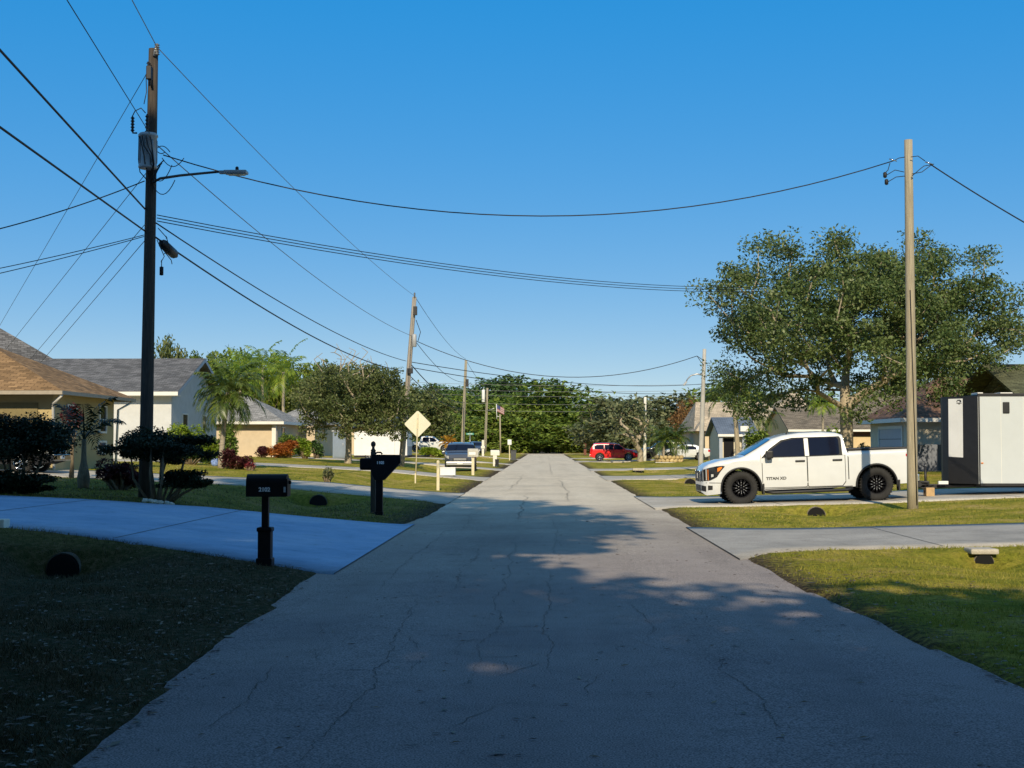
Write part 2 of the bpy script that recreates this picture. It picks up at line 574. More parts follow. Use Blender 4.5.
def lawn_mat():
    m, n, l, b = new_mat('lawn_soil_and_turf')
    v = coords(n, l, 'Object')
    t1 = n.new('ShaderNodeTexNoise'); t1.inputs['Scale'].default_value = 0.55; t1.inputs['Detail'].default_value = 7; t1.inputs['Roughness'].default_value = 0.7
    t2 = n.new('ShaderNodeTexNoise'); t2.inputs['Scale'].default_value = 9; t2.inputs['Detail'].default_value = 8; t2.inputs['Roughness'].default_value = 0.75
    t3 = n.new('ShaderNodeTexNoise'); t3.inputs['Scale'].default_value = 60; t3.inputs['Detail'].default_value = 3
    for t in (t1, t2, t3):
        l.new(v, t.inputs['Vector'])
    r1 = ramp(n, [(0.30, (0.14, 0.17, 0.022)), (0.44, (0.28, 0.28, 0.036)), (0.55, (0.44, 0.36, 0.07)), (0.66, (0.54, 0.40, 0.15))])
    l.new(t1.outputs['Fac'], r1.inputs['Fac'])
    r2 = ramp(n, [(0.28, (0.42, 0.42, 0.38)), (0.5, (0.95, 0.95, 0.95)), (0.75, (1.55, 1.45, 1.3))])
    l.new(t2.outputs['Fac'], r2.inputs['Fac'])
    mx = n.new('ShaderNodeMix'); mx.data_type = 'RGBA'; mx.blend_type = 'MULTIPLY'; mx.inputs[0].default_value = 1.0
    l.new(r1.outputs[0], mx.inputs[6]); l.new(r2.outputs[0], mx.inputs[7])
    # soil beside the road
    sx = n.new('ShaderNodeSeparateXYZ'); l.new(v, sx.inputs[0])
    ab = n.new('ShaderNodeMath'); ab.operation = 'ABSOLUTE'; l.new(sx.outputs['X'], ab.inputs[0])
    ad = n.new('ShaderNodeMath'); ad.operation = 'MULTIPLY_ADD'; ad.inputs[1].default_value = 1.6; l.new(t2.outputs['Fac'], ad.inputs[0]); l.new(ab.outputs[0], ad.inputs[2])
    mr = n.new('ShaderNodeMapRange'); mr.inputs['From Min'].default_value = 3.75; mr.inputs['From Max'].default_value = 4.45; mr.inputs['To Min'].default_value = 1; mr.inputs['To Max'].default_value = 0
    l.new(ad.outputs[0], mr.inputs['Value'])
    mx2 = n.new('ShaderNodeMix'); mx2.data_type = 'RGBA'
    r4 = ramp(n, [(0.35, (0.045, 0.034, 0.022)), (0.65, (0.15, 0.115, 0.075))])
    l.new(t2.outputs['Fac'], r4.inputs['Fac'])
    l.new(mr.outputs[0], mx2.inputs[0]); l.new(mx.outputs[2], mx2.inputs[6]); l.new(r4.outputs[0], mx2.inputs[7])
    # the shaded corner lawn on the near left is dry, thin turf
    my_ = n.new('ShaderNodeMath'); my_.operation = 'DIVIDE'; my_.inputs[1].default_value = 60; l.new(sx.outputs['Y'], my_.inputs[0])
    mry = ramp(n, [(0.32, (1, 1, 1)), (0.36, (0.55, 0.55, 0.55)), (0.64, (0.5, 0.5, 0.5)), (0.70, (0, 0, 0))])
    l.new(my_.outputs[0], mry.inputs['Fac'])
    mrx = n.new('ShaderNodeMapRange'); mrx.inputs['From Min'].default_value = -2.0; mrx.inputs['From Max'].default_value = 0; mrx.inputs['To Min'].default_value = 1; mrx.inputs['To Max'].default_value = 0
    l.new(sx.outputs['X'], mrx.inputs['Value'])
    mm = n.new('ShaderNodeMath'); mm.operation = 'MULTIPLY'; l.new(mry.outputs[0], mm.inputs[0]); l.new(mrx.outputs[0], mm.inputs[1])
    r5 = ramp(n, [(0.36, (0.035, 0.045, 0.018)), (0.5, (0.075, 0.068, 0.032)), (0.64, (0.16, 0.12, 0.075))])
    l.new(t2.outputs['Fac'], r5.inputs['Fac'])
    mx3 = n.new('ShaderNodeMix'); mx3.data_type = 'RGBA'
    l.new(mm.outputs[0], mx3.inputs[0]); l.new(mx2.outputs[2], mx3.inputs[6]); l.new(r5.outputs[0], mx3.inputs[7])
    l.new(mx3.outputs[2], b.inputs['Base Color'])
    b.inputs['Roughness'].default_value = 1.0
    b.inputs['Specular IOR Level'].default_value = 0.05
    bp = n.new('ShaderNodeBump'); bp.inputs['Strength'].default_value = 1.0; bp.inputs['Distance'].default_value = 0.05
    ma = n.new('ShaderNodeMath'); ma.operation = 'ADD'
    l.new(t2.outputs['Fac'], ma.inputs[0]); l.new(t3.outputs['Fac'], ma.inputs[1])
    l.new(ma.outputs[0], bp.inputs['Height']); l.new(bp.outputs['Normal'], b.inputs['Normal'])
    return m


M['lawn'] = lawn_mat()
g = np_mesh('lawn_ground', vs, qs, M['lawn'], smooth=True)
tag(g, kind='structure')


# ---- the road, with its cracks as ribbons in the same sheet
def road_mat(name, c0, c1, c2, speck=0.5, strip=True, near=False):
    m, n, l, b = new_mat(name)
    v = coords(n, l, 'Object')
    vs_ = coords(n, l, 'Object', (1.0, 0.06, 1))
    t1 = n.new('ShaderNodeTexNoise'); t1.inputs['Scale'].default_value = 1.1; t1.inputs['Detail'].default_value = 8; t1.inputs['Roughness'].default_value = 0.6
    l.new(vs_ if strip else v, t1.inputs['Vector'])
    t0 = n.new('ShaderNodeTexNoise'); t0.inputs['Scale'].default_value = 0.35; t0.inputs['Detail'].default_value = 6
    l.new(v, t0.inputs['Vector'])
    ma = n.new('ShaderNodeMath'); ma.operation = 'ADD'; l.new(t1.outputs['Fac'], ma.inputs[0]); l.new(t0.outputs['Fac'], ma.inputs[1])
    mh = n.new('ShaderNodeMath'); mh.operation = 'MULTIPLY'; mh.inputs[1].default_value = 0.5; l.new(ma.outputs[0], mh.inputs[0])
    r1 = ramp(n, [(0.34, c0), (0.5, c1), (0.66, c2)])
    l.new(mh.outputs[0], r1.inputs['Fac'])
    t2 = n.new('ShaderNodeTexNoise'); t2.inputs['Scale'].default_value = 85; t2.inputs['Detail'].default_value = 3
    l.new(v, t2.inputs['Vector'])
    r2 = ramp(n, [(0.36, (1 - speck,) * 3), (0.5, (0.97,) * 3), (0.64, (1 + speck * 0.8,) * 3)])
    l.new(t2.outputs['Fac'], r2.inputs['Fac'])
    mx = n.new('ShaderNodeMix'); mx.data_type = 'RGBA'; mx.blend_type = 'MULTIPLY'; mx.inputs[0].default_value = 1.0
    l.new(r1.outputs[0], mx.inputs[6]); l.new(r2.outputs[0], mx.inputs[7])
    # small dark oil spots and patches
    t4 = n.new('ShaderNodeTexNoise'); t4.inputs['Scale'].default_value = 2.6; t4.inputs['Detail'].default_value = 10; t4.inputs['Roughness'].default_value = 0.75
    l.new(v, t4.inputs['Vector'])
    r4 = ramp(n, [(0.30, (0.66,) * 3), (0.40, (0.9,) * 3), (0.55, (1.0,) * 3)])
    l.new(t4.outputs['Fac'], r4.inputs['Fac'])
    mx2 = n.new('ShaderNodeMix'); mx2.data_type = 'RGBA'; mx2.blend_type = 'MULTIPLY'; mx2.inputs[0].default_value = 1.0
    l.new(mx.outputs[2], mx2.inputs[6]); l.new(r4.outputs[0], mx2.inputs[7])
    last = mx2.outputs[2]
    if near:      # foreground shade put into the colour: darker and bluer near the camera
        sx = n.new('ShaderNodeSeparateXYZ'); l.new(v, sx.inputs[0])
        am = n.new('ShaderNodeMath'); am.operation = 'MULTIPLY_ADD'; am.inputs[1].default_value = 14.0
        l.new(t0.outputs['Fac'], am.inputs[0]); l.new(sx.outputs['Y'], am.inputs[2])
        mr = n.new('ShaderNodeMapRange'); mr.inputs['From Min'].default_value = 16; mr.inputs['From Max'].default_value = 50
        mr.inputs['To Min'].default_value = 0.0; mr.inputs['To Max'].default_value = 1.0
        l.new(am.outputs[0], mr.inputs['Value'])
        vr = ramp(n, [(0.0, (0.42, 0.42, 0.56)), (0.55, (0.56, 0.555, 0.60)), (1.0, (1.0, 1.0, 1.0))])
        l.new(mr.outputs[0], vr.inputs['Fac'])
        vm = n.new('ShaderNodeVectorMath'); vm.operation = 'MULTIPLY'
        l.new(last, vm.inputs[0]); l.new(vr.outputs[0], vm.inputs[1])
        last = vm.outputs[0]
    l.new(last, b.inputs['Base Color'])
    b.inputs['Roughness'].default_value = 0.9
    b.inputs['Specular IOR Level'].default_value = 0.1
    bp = n.new('ShaderNodeBump'); bp.inputs['Strength'].default_value = 0.7; bp.inputs['Distance'].default_value = 0.006
    l.new(t2.outputs['Fac'], bp.inputs['Height']); l.new(bp.outputs['Normal'], b.inputs['Normal'])
    return m


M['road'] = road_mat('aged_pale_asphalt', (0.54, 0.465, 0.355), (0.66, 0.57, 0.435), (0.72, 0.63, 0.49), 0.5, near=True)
M['crack'] = simple('open_road_crack', (0.11, 0.095, 0.08), 0.95, var=0.3, scale=20)


def road_z(x, y):
    return -0.012 * (np.abs(x) / 3.0) ** 2 * 2.0


ry = axis_pts([(-100, 4, 4), (4, 60, 0.2), (60, 234.2, 0.8)])
rt = np.linspace(0, 1, 15)
RX = left_edge(ry)[:, None] * (1 - rt)[None] + right_edge(ry)[:, None] * rt[None]
flare = smooth(228, 234, ry)[:, None] * 2.5
RX = RX + flare * (rt[None] * 2 - 1)
RY = np.repeat(ry[:, None], 15, 1)
RZ = road_z(RX, RY)
rv = np.stack([RX, RY, RZ], -1).reshape(-1, 3)
ri = np.arange(len(ry) * 15).reshape(len(ry), 15)
rq = np.stack([ri[:-1, :-1], ri[:-1, 1:], ri[1:, 1:], ri[1:, :-1]], -1).reshape(-1, 4)
mid = [0] * len(rq)
V = [rv]; Q = [rq]; off = len(rv)
rr = random.Random(11)


def ribbon(path, w0):
    global off
    pts = np.array(path)
    d = np.gradient(pts, axis=0)
    nrm = np.stack([-d[:, 1], d[:, 0]], -1)
    nrm /= (np.linalg.norm(nrm, axis=1, keepdims=True) + 1e-9)
    w = np.array([w0 * rr.uniform(0.35, 1.5) * min(1, 4 * i / len(pts) + 0.15, 4 * (len(pts) - 1 - i) / len(pts) + 0.15) for i in range(len(pts))])[:, None]
    a = pts + nrm * w; b_ = pts - nrm * w
    vv = np.empty((2 * len(pts), 3))
    vv[0::2, :2] = a; vv[1::2, :2] = b_
    vv[:, 2] = road_z(vv[:, 0], vv[:, 1]) + 0.004
    k = np.arange(len(pts) - 1) * 2 + off
    V.append(vv); Q.append(np.stack([k, k + 1, k + 3, k + 2], -1))
    mid.extend([1] * len(k)); off += len(vv)


def crack(x, y0, y1, amp=0.018, w=0.010, step=0.06, drift=0.0):
    n_ = int((y1 - y0) / step); px_ = x; path = []
    for i in range(n_):
        px_ += rr.gauss(0, 0.013) + drift * step - 0.04 * (px_ - x - drift * step * i)
        path.append((px_ + amp * math.sin(i * 0.09), y0 + i * step + rr.uniform(-0.015, 0.015)))
    if len(path) > 3:
        ribbon(path, w)


for a in ((-1.3, 7.0, 15.5), (-1.05, 15.5, 24), (-0.5, 9.5, 27), (0.05, 10, 19), (0.2, 19, 33), (-1.9, 15, 30), (-2.05, 8.2, 11), (-1.65, 26, 42), (-0.62, 30, 48), (0.9, 12, 15), (1.35, 8, 11.5), (0.7, 40, 70), (-1.2, 50, 80), (0.35, 75, 130), (0.4, 135, 200), (1.2, 28, 36)):
    crack(*a, w=0.0032 if a[1] < 30 else 0.009)
for _ in range(46):
    x = rr.uniform(-2.0, 2.2); y = rr.uniform(7.2, 30)
    crack(x, y, y + rr.uniform(0.25, 1.3), amp=0.01, w=rr.uniform(0.0015, 0.003), drift=rr.uniform(-0.4, 0.4))
for _ in range(40):                                   # short cross cracks
    x = rr.uniform(-2.1, 2.0); y = rr.uniform(7.5, 34); L = rr.uniform(0.12, 0.5)
    ribbon([(x + L * t / 6, y + rr.gauss(0, 0.015) + 0.04 * t / 6) for t in range(7)], rr.uniform(0.002, 0.005))
for y in (12.6, 19.4, 38, 47.5, 57, 76, 96, 120):          # long cross cracks
    x0 = rr.uniform(-2.6, -1.2); x1 = rr.uniform(0.2, 2.6)
    n_ = int((x1 - x0) / 0.12)
    ribbon([(x0 + 0.12 * t, y + 0.05 * math.sin(t * 0.4) + rr.gauss(0, 0.02)) for t in range(n_)], 0.004 if y < 30 else 0.012)
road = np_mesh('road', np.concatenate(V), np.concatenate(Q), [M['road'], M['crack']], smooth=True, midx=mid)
tag(road, kind='structure')

cs = MB()
n_ = 24
for i in range(n_):
    x0 = -90 + 180 * i / n_; x1 = -90 + 180 * (i + 1) / n_
    cs.face([(x0, 234.0, -0.005), (x1, 234.0, -0.005), (x1, 242.5, -0.005), (x0, 242.5, -0.005)])
tag(cs.build('cross_street', M['road']), kind='structure')

# ---- driveways
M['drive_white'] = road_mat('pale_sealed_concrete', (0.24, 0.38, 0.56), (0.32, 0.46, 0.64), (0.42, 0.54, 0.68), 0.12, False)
M['drive_grey'] = road_mat('grey_concrete', (0.28, 0.265, 0.24), (0.37, 0.345, 0.31), (0.45, 0.42, 0.375), 0.28, False)
M['drive_pale'] = road_mat('weathered_concrete', (0.40, 0.36, 0.30), (0.50, 0.455, 0.385), (0.58, 0.53, 0.45), 0.25, False)
M['joint'] = simple('concrete_joint', (0.10, 0.10, 0.095), 0.95, var=0.2)
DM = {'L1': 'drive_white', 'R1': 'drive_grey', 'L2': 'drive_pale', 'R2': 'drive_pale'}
for k, (s_, st) in DRV.items():
    xs = np.unique(np.concatenate([np.arange(st[0][0], min(st[-1][0], 16), 0.25), np.arange(min(st[-1][0], 16), st[-1][0] + 0.1, 1.5)]))
    yn = np.interp(xs, [a[0] for a in st], [a[1] for a in st]); yf = np.interp(xs, [a[0] for a in st], [a[2] for a in st])
    yn = yn + 0.03 * hnoise(xs, xs * 0.2, 3.1, ord(k[1])); yf = yf + 0.03 * hnoise(xs, xs * 0.2, 2.7, ord(k[1]) + 1)
    T = np.linspace(0, 1, 9)
    X = np.repeat((xs * s_)[:, None], 9, 1); Y = yn[:, None] * (1 - T) + yf[:, None] * T
    Z = prof(X) + 0.012 - np.where(np.abs(X) < 3.3, 0.012 * (3.3 - np.abs(X)) / 0.6, 0)
    # slab with a visible edge
    v_ = np.stack([X, Y, Z], -1)
    ring = np.concatenate([v_[:, :1] - [0, 0, 0.15], v_, v_[:, -1:] - [0, 0, 0.15]], 1)
    nn = 11
    vv = [ring.reshape(-1, 3)]
    id_ = np.arange(len(xs) * nn).reshape(len(xs), nn)
    q_ = np.stack([id_[:-1, :-1], id_[1:, :-1], id_[1:, 1:], id_[:-1, 1:]], -1).reshape(-1, 4)
    if s_ < 0:
        q_ = q_[:, ::-1]
    mi = [0] * len(q_); qq = [q_]; of = len(vv[0])
    # joints sawn across
    for xj in np.arange(6.2, min(st[-1][0], 22), 3.1 if k != 'R1' else 4.2):
        y0 = np.interp(xj, [a[0] for a in st], [a[1] for a in st]); y1 = np.interp(xj, [a[0] for a in st], [a[2] for a in st])
        jl = []
        for t in np.linspace(0.01, 0.99, 8):
            for e in (-0.011, 0.011):
                xx = s_ * (xj + e)
                jl.append((xx, y0 * (1 - t) + y1 * t, float(prof(xx)) + 0.016))
        vv.append(np.array(jl)); b0 = np.arange(7) * 2 + of
        qq.append(np.stack([b0, b0 + 1, b0 + 3, b0 + 2], -1)); mi += [1] * 7; of += 16
    d = np_mesh('driveway', np.concatenate(vv), np.concatenate(qq), [M[DM.get(k, 'drive_pale')], M['joint']], midx=mi)
    tag(d, kind='structure')

# ---- grass blades on the near verges (uncountable)
def blades(n, ylo, yhi, hmin, hmax, w, rng, power=1.0):
    u = rng.random(n)
    y = ylo * (yhi / ylo) ** u
    px_ = rng.uniform(-60, 1084, n)
    x = (px_ - 545) / FOC * y
    le = left_edge(y); re_ = right_edge(y)
    d = drive_dist(x, y)
    dirt = np.minimum(np.abs(x - le), np.abs(x - re_))
    patch = hnoise(x, y, 1.7, 9) + 0.6 * hnoise(x, y, 4.3, 5)
    keep = ((x < le - 0.03) | (x > re_ + 0.03)) & (d > 0.03) & ((dirt > 0.25 + 0.3 * rng.random(n)) | (rng.random(n) < 0.25)) & (patch + rng.normal(0, 0.6, n) > -1.1)
    x = x[keep]; y = y[keep]; n = len(x)
    z = ground(x, y)
    h = rng.uniform(hmin, hmax, n) * (0.7 + 0.5 * np.clip(hnoise(x, y, 2.9, 7) + 0.5 * hnoise(x, y, 7.7, 3), -0.8, 1.2)); a = rng.uniform(0, 2 * PI, n); lean = rng.normal(0, 0.75, (n, 2)) * h[:, None]
    dx = np.cos(a) * w; dy = np.sin(a) * w
    b0 = np.stack([x - dx, y - dy, z - 0.01], -1); b1 = np.stack([x + dx, y + dy, z - 0.01], -1)
    tp = np.stack([x + lean[:, 0], y + lean[:, 1], z + h], -1)
    v_ = np.stack([b0, b1, tp], 1).reshape(-1, 3)
    return v_


M['grass'] = leafmat('grass_blades', [(0.06, 0.085, 0.012), (0.19, 0.21, 0.026), (0.36, 0.32, 0.046), (0.52, 0.41, 0.13)], trans=0.3, nscale=0.8, rough=0.6, spec=0.15)
v1 = blades(210000, 6.8, 24, 0.02, 0.07, 0.0045, RNG)
v2 = blades(120000, 22, 75, 0.025, 0.06, 0.011, RNG)
va = np.concatenate([v1, v2])
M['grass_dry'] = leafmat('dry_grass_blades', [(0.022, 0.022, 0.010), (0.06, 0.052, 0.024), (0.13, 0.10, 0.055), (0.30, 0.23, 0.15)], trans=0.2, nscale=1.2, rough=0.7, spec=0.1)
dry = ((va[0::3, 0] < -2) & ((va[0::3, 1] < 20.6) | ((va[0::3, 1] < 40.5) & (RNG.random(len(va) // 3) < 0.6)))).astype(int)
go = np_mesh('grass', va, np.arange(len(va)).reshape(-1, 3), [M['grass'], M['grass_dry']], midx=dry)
tag(go, 'short green and straw coloured grass growing on the verges beside the road', 'grass', kind='stuff')

# ---- fallen leaves and twigs (uncountable)
def litter(n, rng):
    y = 6.8 * (34 / 6.8) ** rng.random(n)
    le = left_edge(y); re_ = right_edge(y)
    side = rng.random(n)
    x = np.where(side < 0.5, le - np.abs(rng.normal(0, 1.5, n)) + 0.1, np.where(side < 0.82, re_ + np.abs(rng.normal(0, 1.2, n)) - 0.08, rng.uniform(-2.6, 2.8, n)))
    keep = (side < 0.82) | (rng.random(n) < 0.3)
    x = x[keep]; y = y[keep]; n = len(x)
    on_road = (x > left_edge(y)) & (x < right_edge(y))
    z = np.where(on_road, road_z(x, y) + 0.006, ground(x, y) + 0.012 + 0.02 * rng.random(n))
    L = rng.uniform(0.015, 0.04, n) * np.where(rng.random(n) < 0.03, 2.0, 1); a = rng.uniform(0, 2 * PI, n); wd = L * rng.uniform(0.2, 0.5, n)
    c, s = np.cos(a), np.sin(a)
    tz = rng.uniform(-0.3, 0.6, n) * L * 0.5
    p0 = np.stack([x - c * L, y - s * L, z], -1); p1 = np.stack([x - s * wd, y + c * wd, z + 0.006 + np.abs(tz) * .5], -1)
    p2 = np.stack([x + c * L, y + s * L, z + np.abs(tz)], -1); p3 = np.stack([x + s * wd, y - c * wd, z + 0.004], -1)
    return np.stack([p0, p1, p2, p3], 1).reshape(-1, 3)


M['litter'] = leafmat('dry_leaves', [(0.04, 0.025, 0.012), (0.10, 0.06, 0.03), (0.18, 0.12, 0.06), (0.32, 0.25, 0.16)], trans=0.1, nscale=2)
lv = litter(6500, RNG)
lo_ = np_mesh('fallen_leaves', lv, np.arange(len(lv)).reshape(-1, 4), M['litter'])
tag(lo_, 'dry brown leaves and twigs scattered along the road edges', 'leaf litter', kind='stuff')
# ------------------------------------------------------------------ foliage
LEAF = {
    'oak': leafmat('oak_leaves', [(0.0228, 0.0437, 0.0123), (0.0664, 0.1092, 0.0290), (0.1423, 0.1857, 0.0580), (0.2562, 0.2731, 0.1138)], 0.22, 0.6, 0.45, 0.3),
    'dull': leafmat('dull_brown_green_leaves', [(0.0273, 0.0436, 0.0153), (0.0821, 0.1099, 0.0333), (0.1508, 0.1762, 0.0612), (0.2389, 0.2522, 0.1071)], 0.25, 0.7),
    'green': leafmat('mid_green_leaves', [(0.0241, 0.0510, 0.0125), (0.0914, 0.1520, 0.0241), (0.2020, 0.2732, 0.0443), (0.3434, 0.3636, 0.0808)], 0.25, 0.16),
    'greydark': leafmat('grey_green_leaves', [(0.0365, 0.0540, 0.0243), (0.1094, 0.1337, 0.0607), (0.2066, 0.2187, 0.1094), (0.3402, 0.3281, 0.1701)], 0.2, 0.25),
    'pine': leafmat('dark_pine_needles', [(0.0150, 0.0360, 0.0135), (0.0405, 0.0870, 0.0255), (0.0900, 0.1530, 0.0405), (0.1785, 0.2295, 0.0765)], 0.15, 0.4),
    'lime': leafmat('bright_green_leaves', [(0.050, 0.100, 0.013), (0.150, 0.237, 0.020), (0.288, 0.375, 0.037), (0.450, 0.475, 0.075)], 0.35, 1.2),
    'lime_tree': leafmat('sunny_tree_leaves', [(0.02, 0.045, 0.008), (0.075, 0.12, 0.014), (0.17, 0.215, 0.025), (0.30, 0.30, 0.05)], 0.32, 0.3),
    'palm': leafmat('palm_leaflets', [(0.0175, 0.0420, 0.0098), (0.0595, 0.1015, 0.0168), (0.1309, 0.1722, 0.0301), (0.2618, 0.2618, 0.0714)], 0.3, 0.8, 0.35, 0.45),
    'palmlime': leafmat('sunny_palm_leaflets', [(0.054, 0.108, 0.016), (0.135, 0.230, 0.027), (0.270, 0.365, 0.041), (0.486, 0.472, 0.081)], 0.35, 0.8, 0.35, 0.4),
    'dark': leafmat('dark_juniper_leaves', [(0.005, 0.010, 0.005), (0.012, 0.022, 0.010), (0.024, 0.038, 0.016), (0.040, 0.055, 0.024)], 0.1, 1.5),
    'maroon': leafmat('maroon_leaves', [(0.020, 0.008, 0.008), (0.060, 0.016, 0.018), (0.110, 0.030, 0.030), (0.180, 0.070, 0.050)], 0.25, 1.5),
    'orange': leafmat('orange_croton_leaves', [(0.100, 0.030, 0.012), (0.300, 0.090, 0.020), (0.480, 0.180, 0.035), (0.550, 0.330, 0.070)], 0.3, 1.5),
    'gold': leafmat('golden_leaves', [(0.160, 0.080, 0.010), (0.360, 0.190, 0.020), (0.520, 0.300, 0.030), (0.550, 0.400, 0.080)], 0.35, 1.0),
    'rust': leafmat('rusty_leaves', [(0.065, 0.033, 0.016), (0.156, 0.085, 0.033), (0.260, 0.143, 0.058), (0.338, 0.221, 0.104)], 0.25, 0.5),
    'pink': leafmat('red_bracts', [(0.075, 0.007, 0.011), (0.165, 0.022, 0.030), (0.270, 0.053, 0.060), (0.338, 0.120, 0.105)], 0.3, 2),
}


def leaf_cards(cent, size, rng, aspect=0.55, up=0.12):
    """kite shaped cards at given centres -> (verts, quads)"""
    n = len(cent)
    nrm = rng.normal(0, 1, (n, 3)); nrm[:, 2] = np.abs(nrm[:, 2]) * (1 + up) + up
    nrm /= np.linalg.norm(nrm, axis=1, keepdims=True)
    t = rng.normal(0, 1, (n, 3)); t -= nrm * (t * nrm).sum(1, keepdims=True)
    t /= np.linalg.norm(t, axis=1, keepdims=True)
    b_ = np.cross(nrm, t)
    s = (size * rng.uniform(0.55, 1.35, n))[:, None]
    w = s * aspect
    bend = nrm * s * 0.22
    v = np.stack([cent - t * s, cent + b_ * w * 0.9 - t * s * 0.1 + bend, cent + t * s, cent - b_ * w - t * s * 0.1 + bend], 1).reshape(-1, 3)
    return v, np.arange(4 * n).reshape(-1, 4)


def tree_skeleton(rng, fork, c, r, n_cl, trunk_r, zmin=-0.75, lobes=5, lob_amp=0.3, step=0.8, lean=(0, 0), rise=0.2, bias=2.6):
    """branching by joining crown points to the nearest branch: returns nodes, parents, radii, tips"""
    c = np.array(c, float); r = np.array(r, float)
    ld = rng.normal(0, 1, (lobes, 3)); ld /= np.linalg.norm(ld, axis=1, keepdims=True)
    pts = []
    while len(pts) < n_cl:
        d = rng.normal(0, 1, 3); d /= np.linalg.norm(d)
        if d[2] < zmin: continue
        f = 1 - lob_amp + lob_amp * 1.6 * max(0, (ld @ d).max()) ** 2
        rad = rng.random() ** (1 / bias) * f
        pts.append(c + d * r * rad)
    pts = np.array(pts)
    nodes = [np.array([0, 0, 0.0])]; par = [-1]; dist = [0.0]
    k = max(3, int(fork / 0.5))
    for i in range(1, k + 1):
        t = i / k
        nodes.append(np.array([lean[0] * t + 0.04 * math.sin(3 * t), lean[1] * t, fork * t])); par.append(len(nodes) - 2); dist.append(0.0)
    root = nodes[-1].copy(); first = len(nodes) - 1
    order = np.argsort(np.linalg.norm(pts - root, axis=1))
    tips = []
    for p in pts[order]:
        A = np.array(nodes[first:]); D = np.array(dist[first:])
        vec = p - A
        L = np.linalg.norm(vec, axis=1)
        pen = L + 0.30 * D + 0.6 * np.maximum(0, -(vec[:, 2])) + 0.0
        j = int(np.argmin(pen)) + first
        a = nodes[j]; Lj = np.linalg.norm(p - a)
        m_ = max(1, int(Lj / step))
        prev = j
        for q in range(1, m_ + 1):
            t = q / m_
            w = a * (1 - t) + p * t
            w = w + np.array([0, 0, 1]) * rise * Lj * t * (1 - t) * (1 if p[2] > a[2] else -0.3)
            if q < m_:
                w = w + rng.normal(0, 0.07 * Lj / m_ + 0.02, 3)
            nodes.append(w); par.append(prev); dist.append(dist[prev] + Lj / m_); prev = len(nodes) - 1
        tips.append(prev)
    nodes = np.array(nodes); par = np.array(par)
    cnt = np.zeros(len(nodes))
    for t in tips: cnt[t] += 1
    for i in range(len(nodes) - 1, 0, -1):
        cnt[par[i]] += cnt[i]
    rad = trunk_r * (np.maximum(cnt, 0.5) / n_cl) ** 0.47
    base = nodes[:, 2] < 0.5
    rad[base] *= 1 + 0.5 * (0.5 - nodes[base, 2])
    return nodes, par, rad, np.array(tips)


def branch_mesh(nodes, par, rad, rmin=0.0, sides=6):
    V = []; Q = []; off = 0
    idx = [i for i in range(1, len(nodes)) if rad[i] > rmin]
    an = np.linspace(0, 2 * PI, sides, endpoint=False)
    for i in idx:
        a, b_ = nodes[par[i]], nodes[i]
        d = b_ - a
        L = np.linalg.norm(d)
        if L < 1e-6: continue
        d /= L
        ref = np.array([0, 1, 0.0]) if abs(d[1]) < 0.8 else np.array([1.0, 0, 0])
        u = np.cross(d, ref); u /= np.linalg.norm(u); w = np.cross(d, u)
        ra = rad[par[i]]
        if ra > rad[i] * 1.7: ra = rad[i] * 1.25
        ring = np.cos(an)[:, None] * u + np.sin(an)[:, None] * w
        V.append(a + ring * ra); V.append(b_ + ring * rad[i])
        k = np.arange(sides)
        Q.append(np.stack([off + k, off + (k + 1) % sides, off + sides + (k + 1) % sides, off + sides + k], -1))
        off += 2 * sides
    return np.concatenate(V), np.concatenate(Q)


def make_tree(name, label, loc, leaf, bark, seed, fork, c, r, n_cl, per, leaf_size, trunk_r, spread=0.55, cat='tree', group=None, bare=0, flat=0.75, rmin=0.004, **kw):
    rng = np.random.default_rng(seed)
    nodes, par, rad, tips = tree_skeleton(rng, fork, c, r, n_cl, trunk_r, **kw)
    root = empty(name, loc, label, cat, group)
    vb, qb = branch_mesh(nodes, par, rad, rmin)
    np_mesh('trunk', vb, qb, bark, root, smooth=True)
    tp = nodes[tips]
    if bare:
        o = np.argsort(-tp[:, 2]); tp = tp[o[bare:]]
    cl = np.repeat(tp, per, 0)
    sz = spread * rng.uniform(0.6, 1.25, len(tp)).repeat(per)
    cen = cl + np.clip(rng.normal(0, 1, cl.shape), -1.7, 1.7) * np.stack([sz, sz, sz * flat], -1)
    cen[:, 2] = np.maximum(cen[:, 2], 0.15)
    v, q = leaf_cards(cen, leaf_size, rng)
    np_mesh('crown', v, q, leaf, root)
    return root


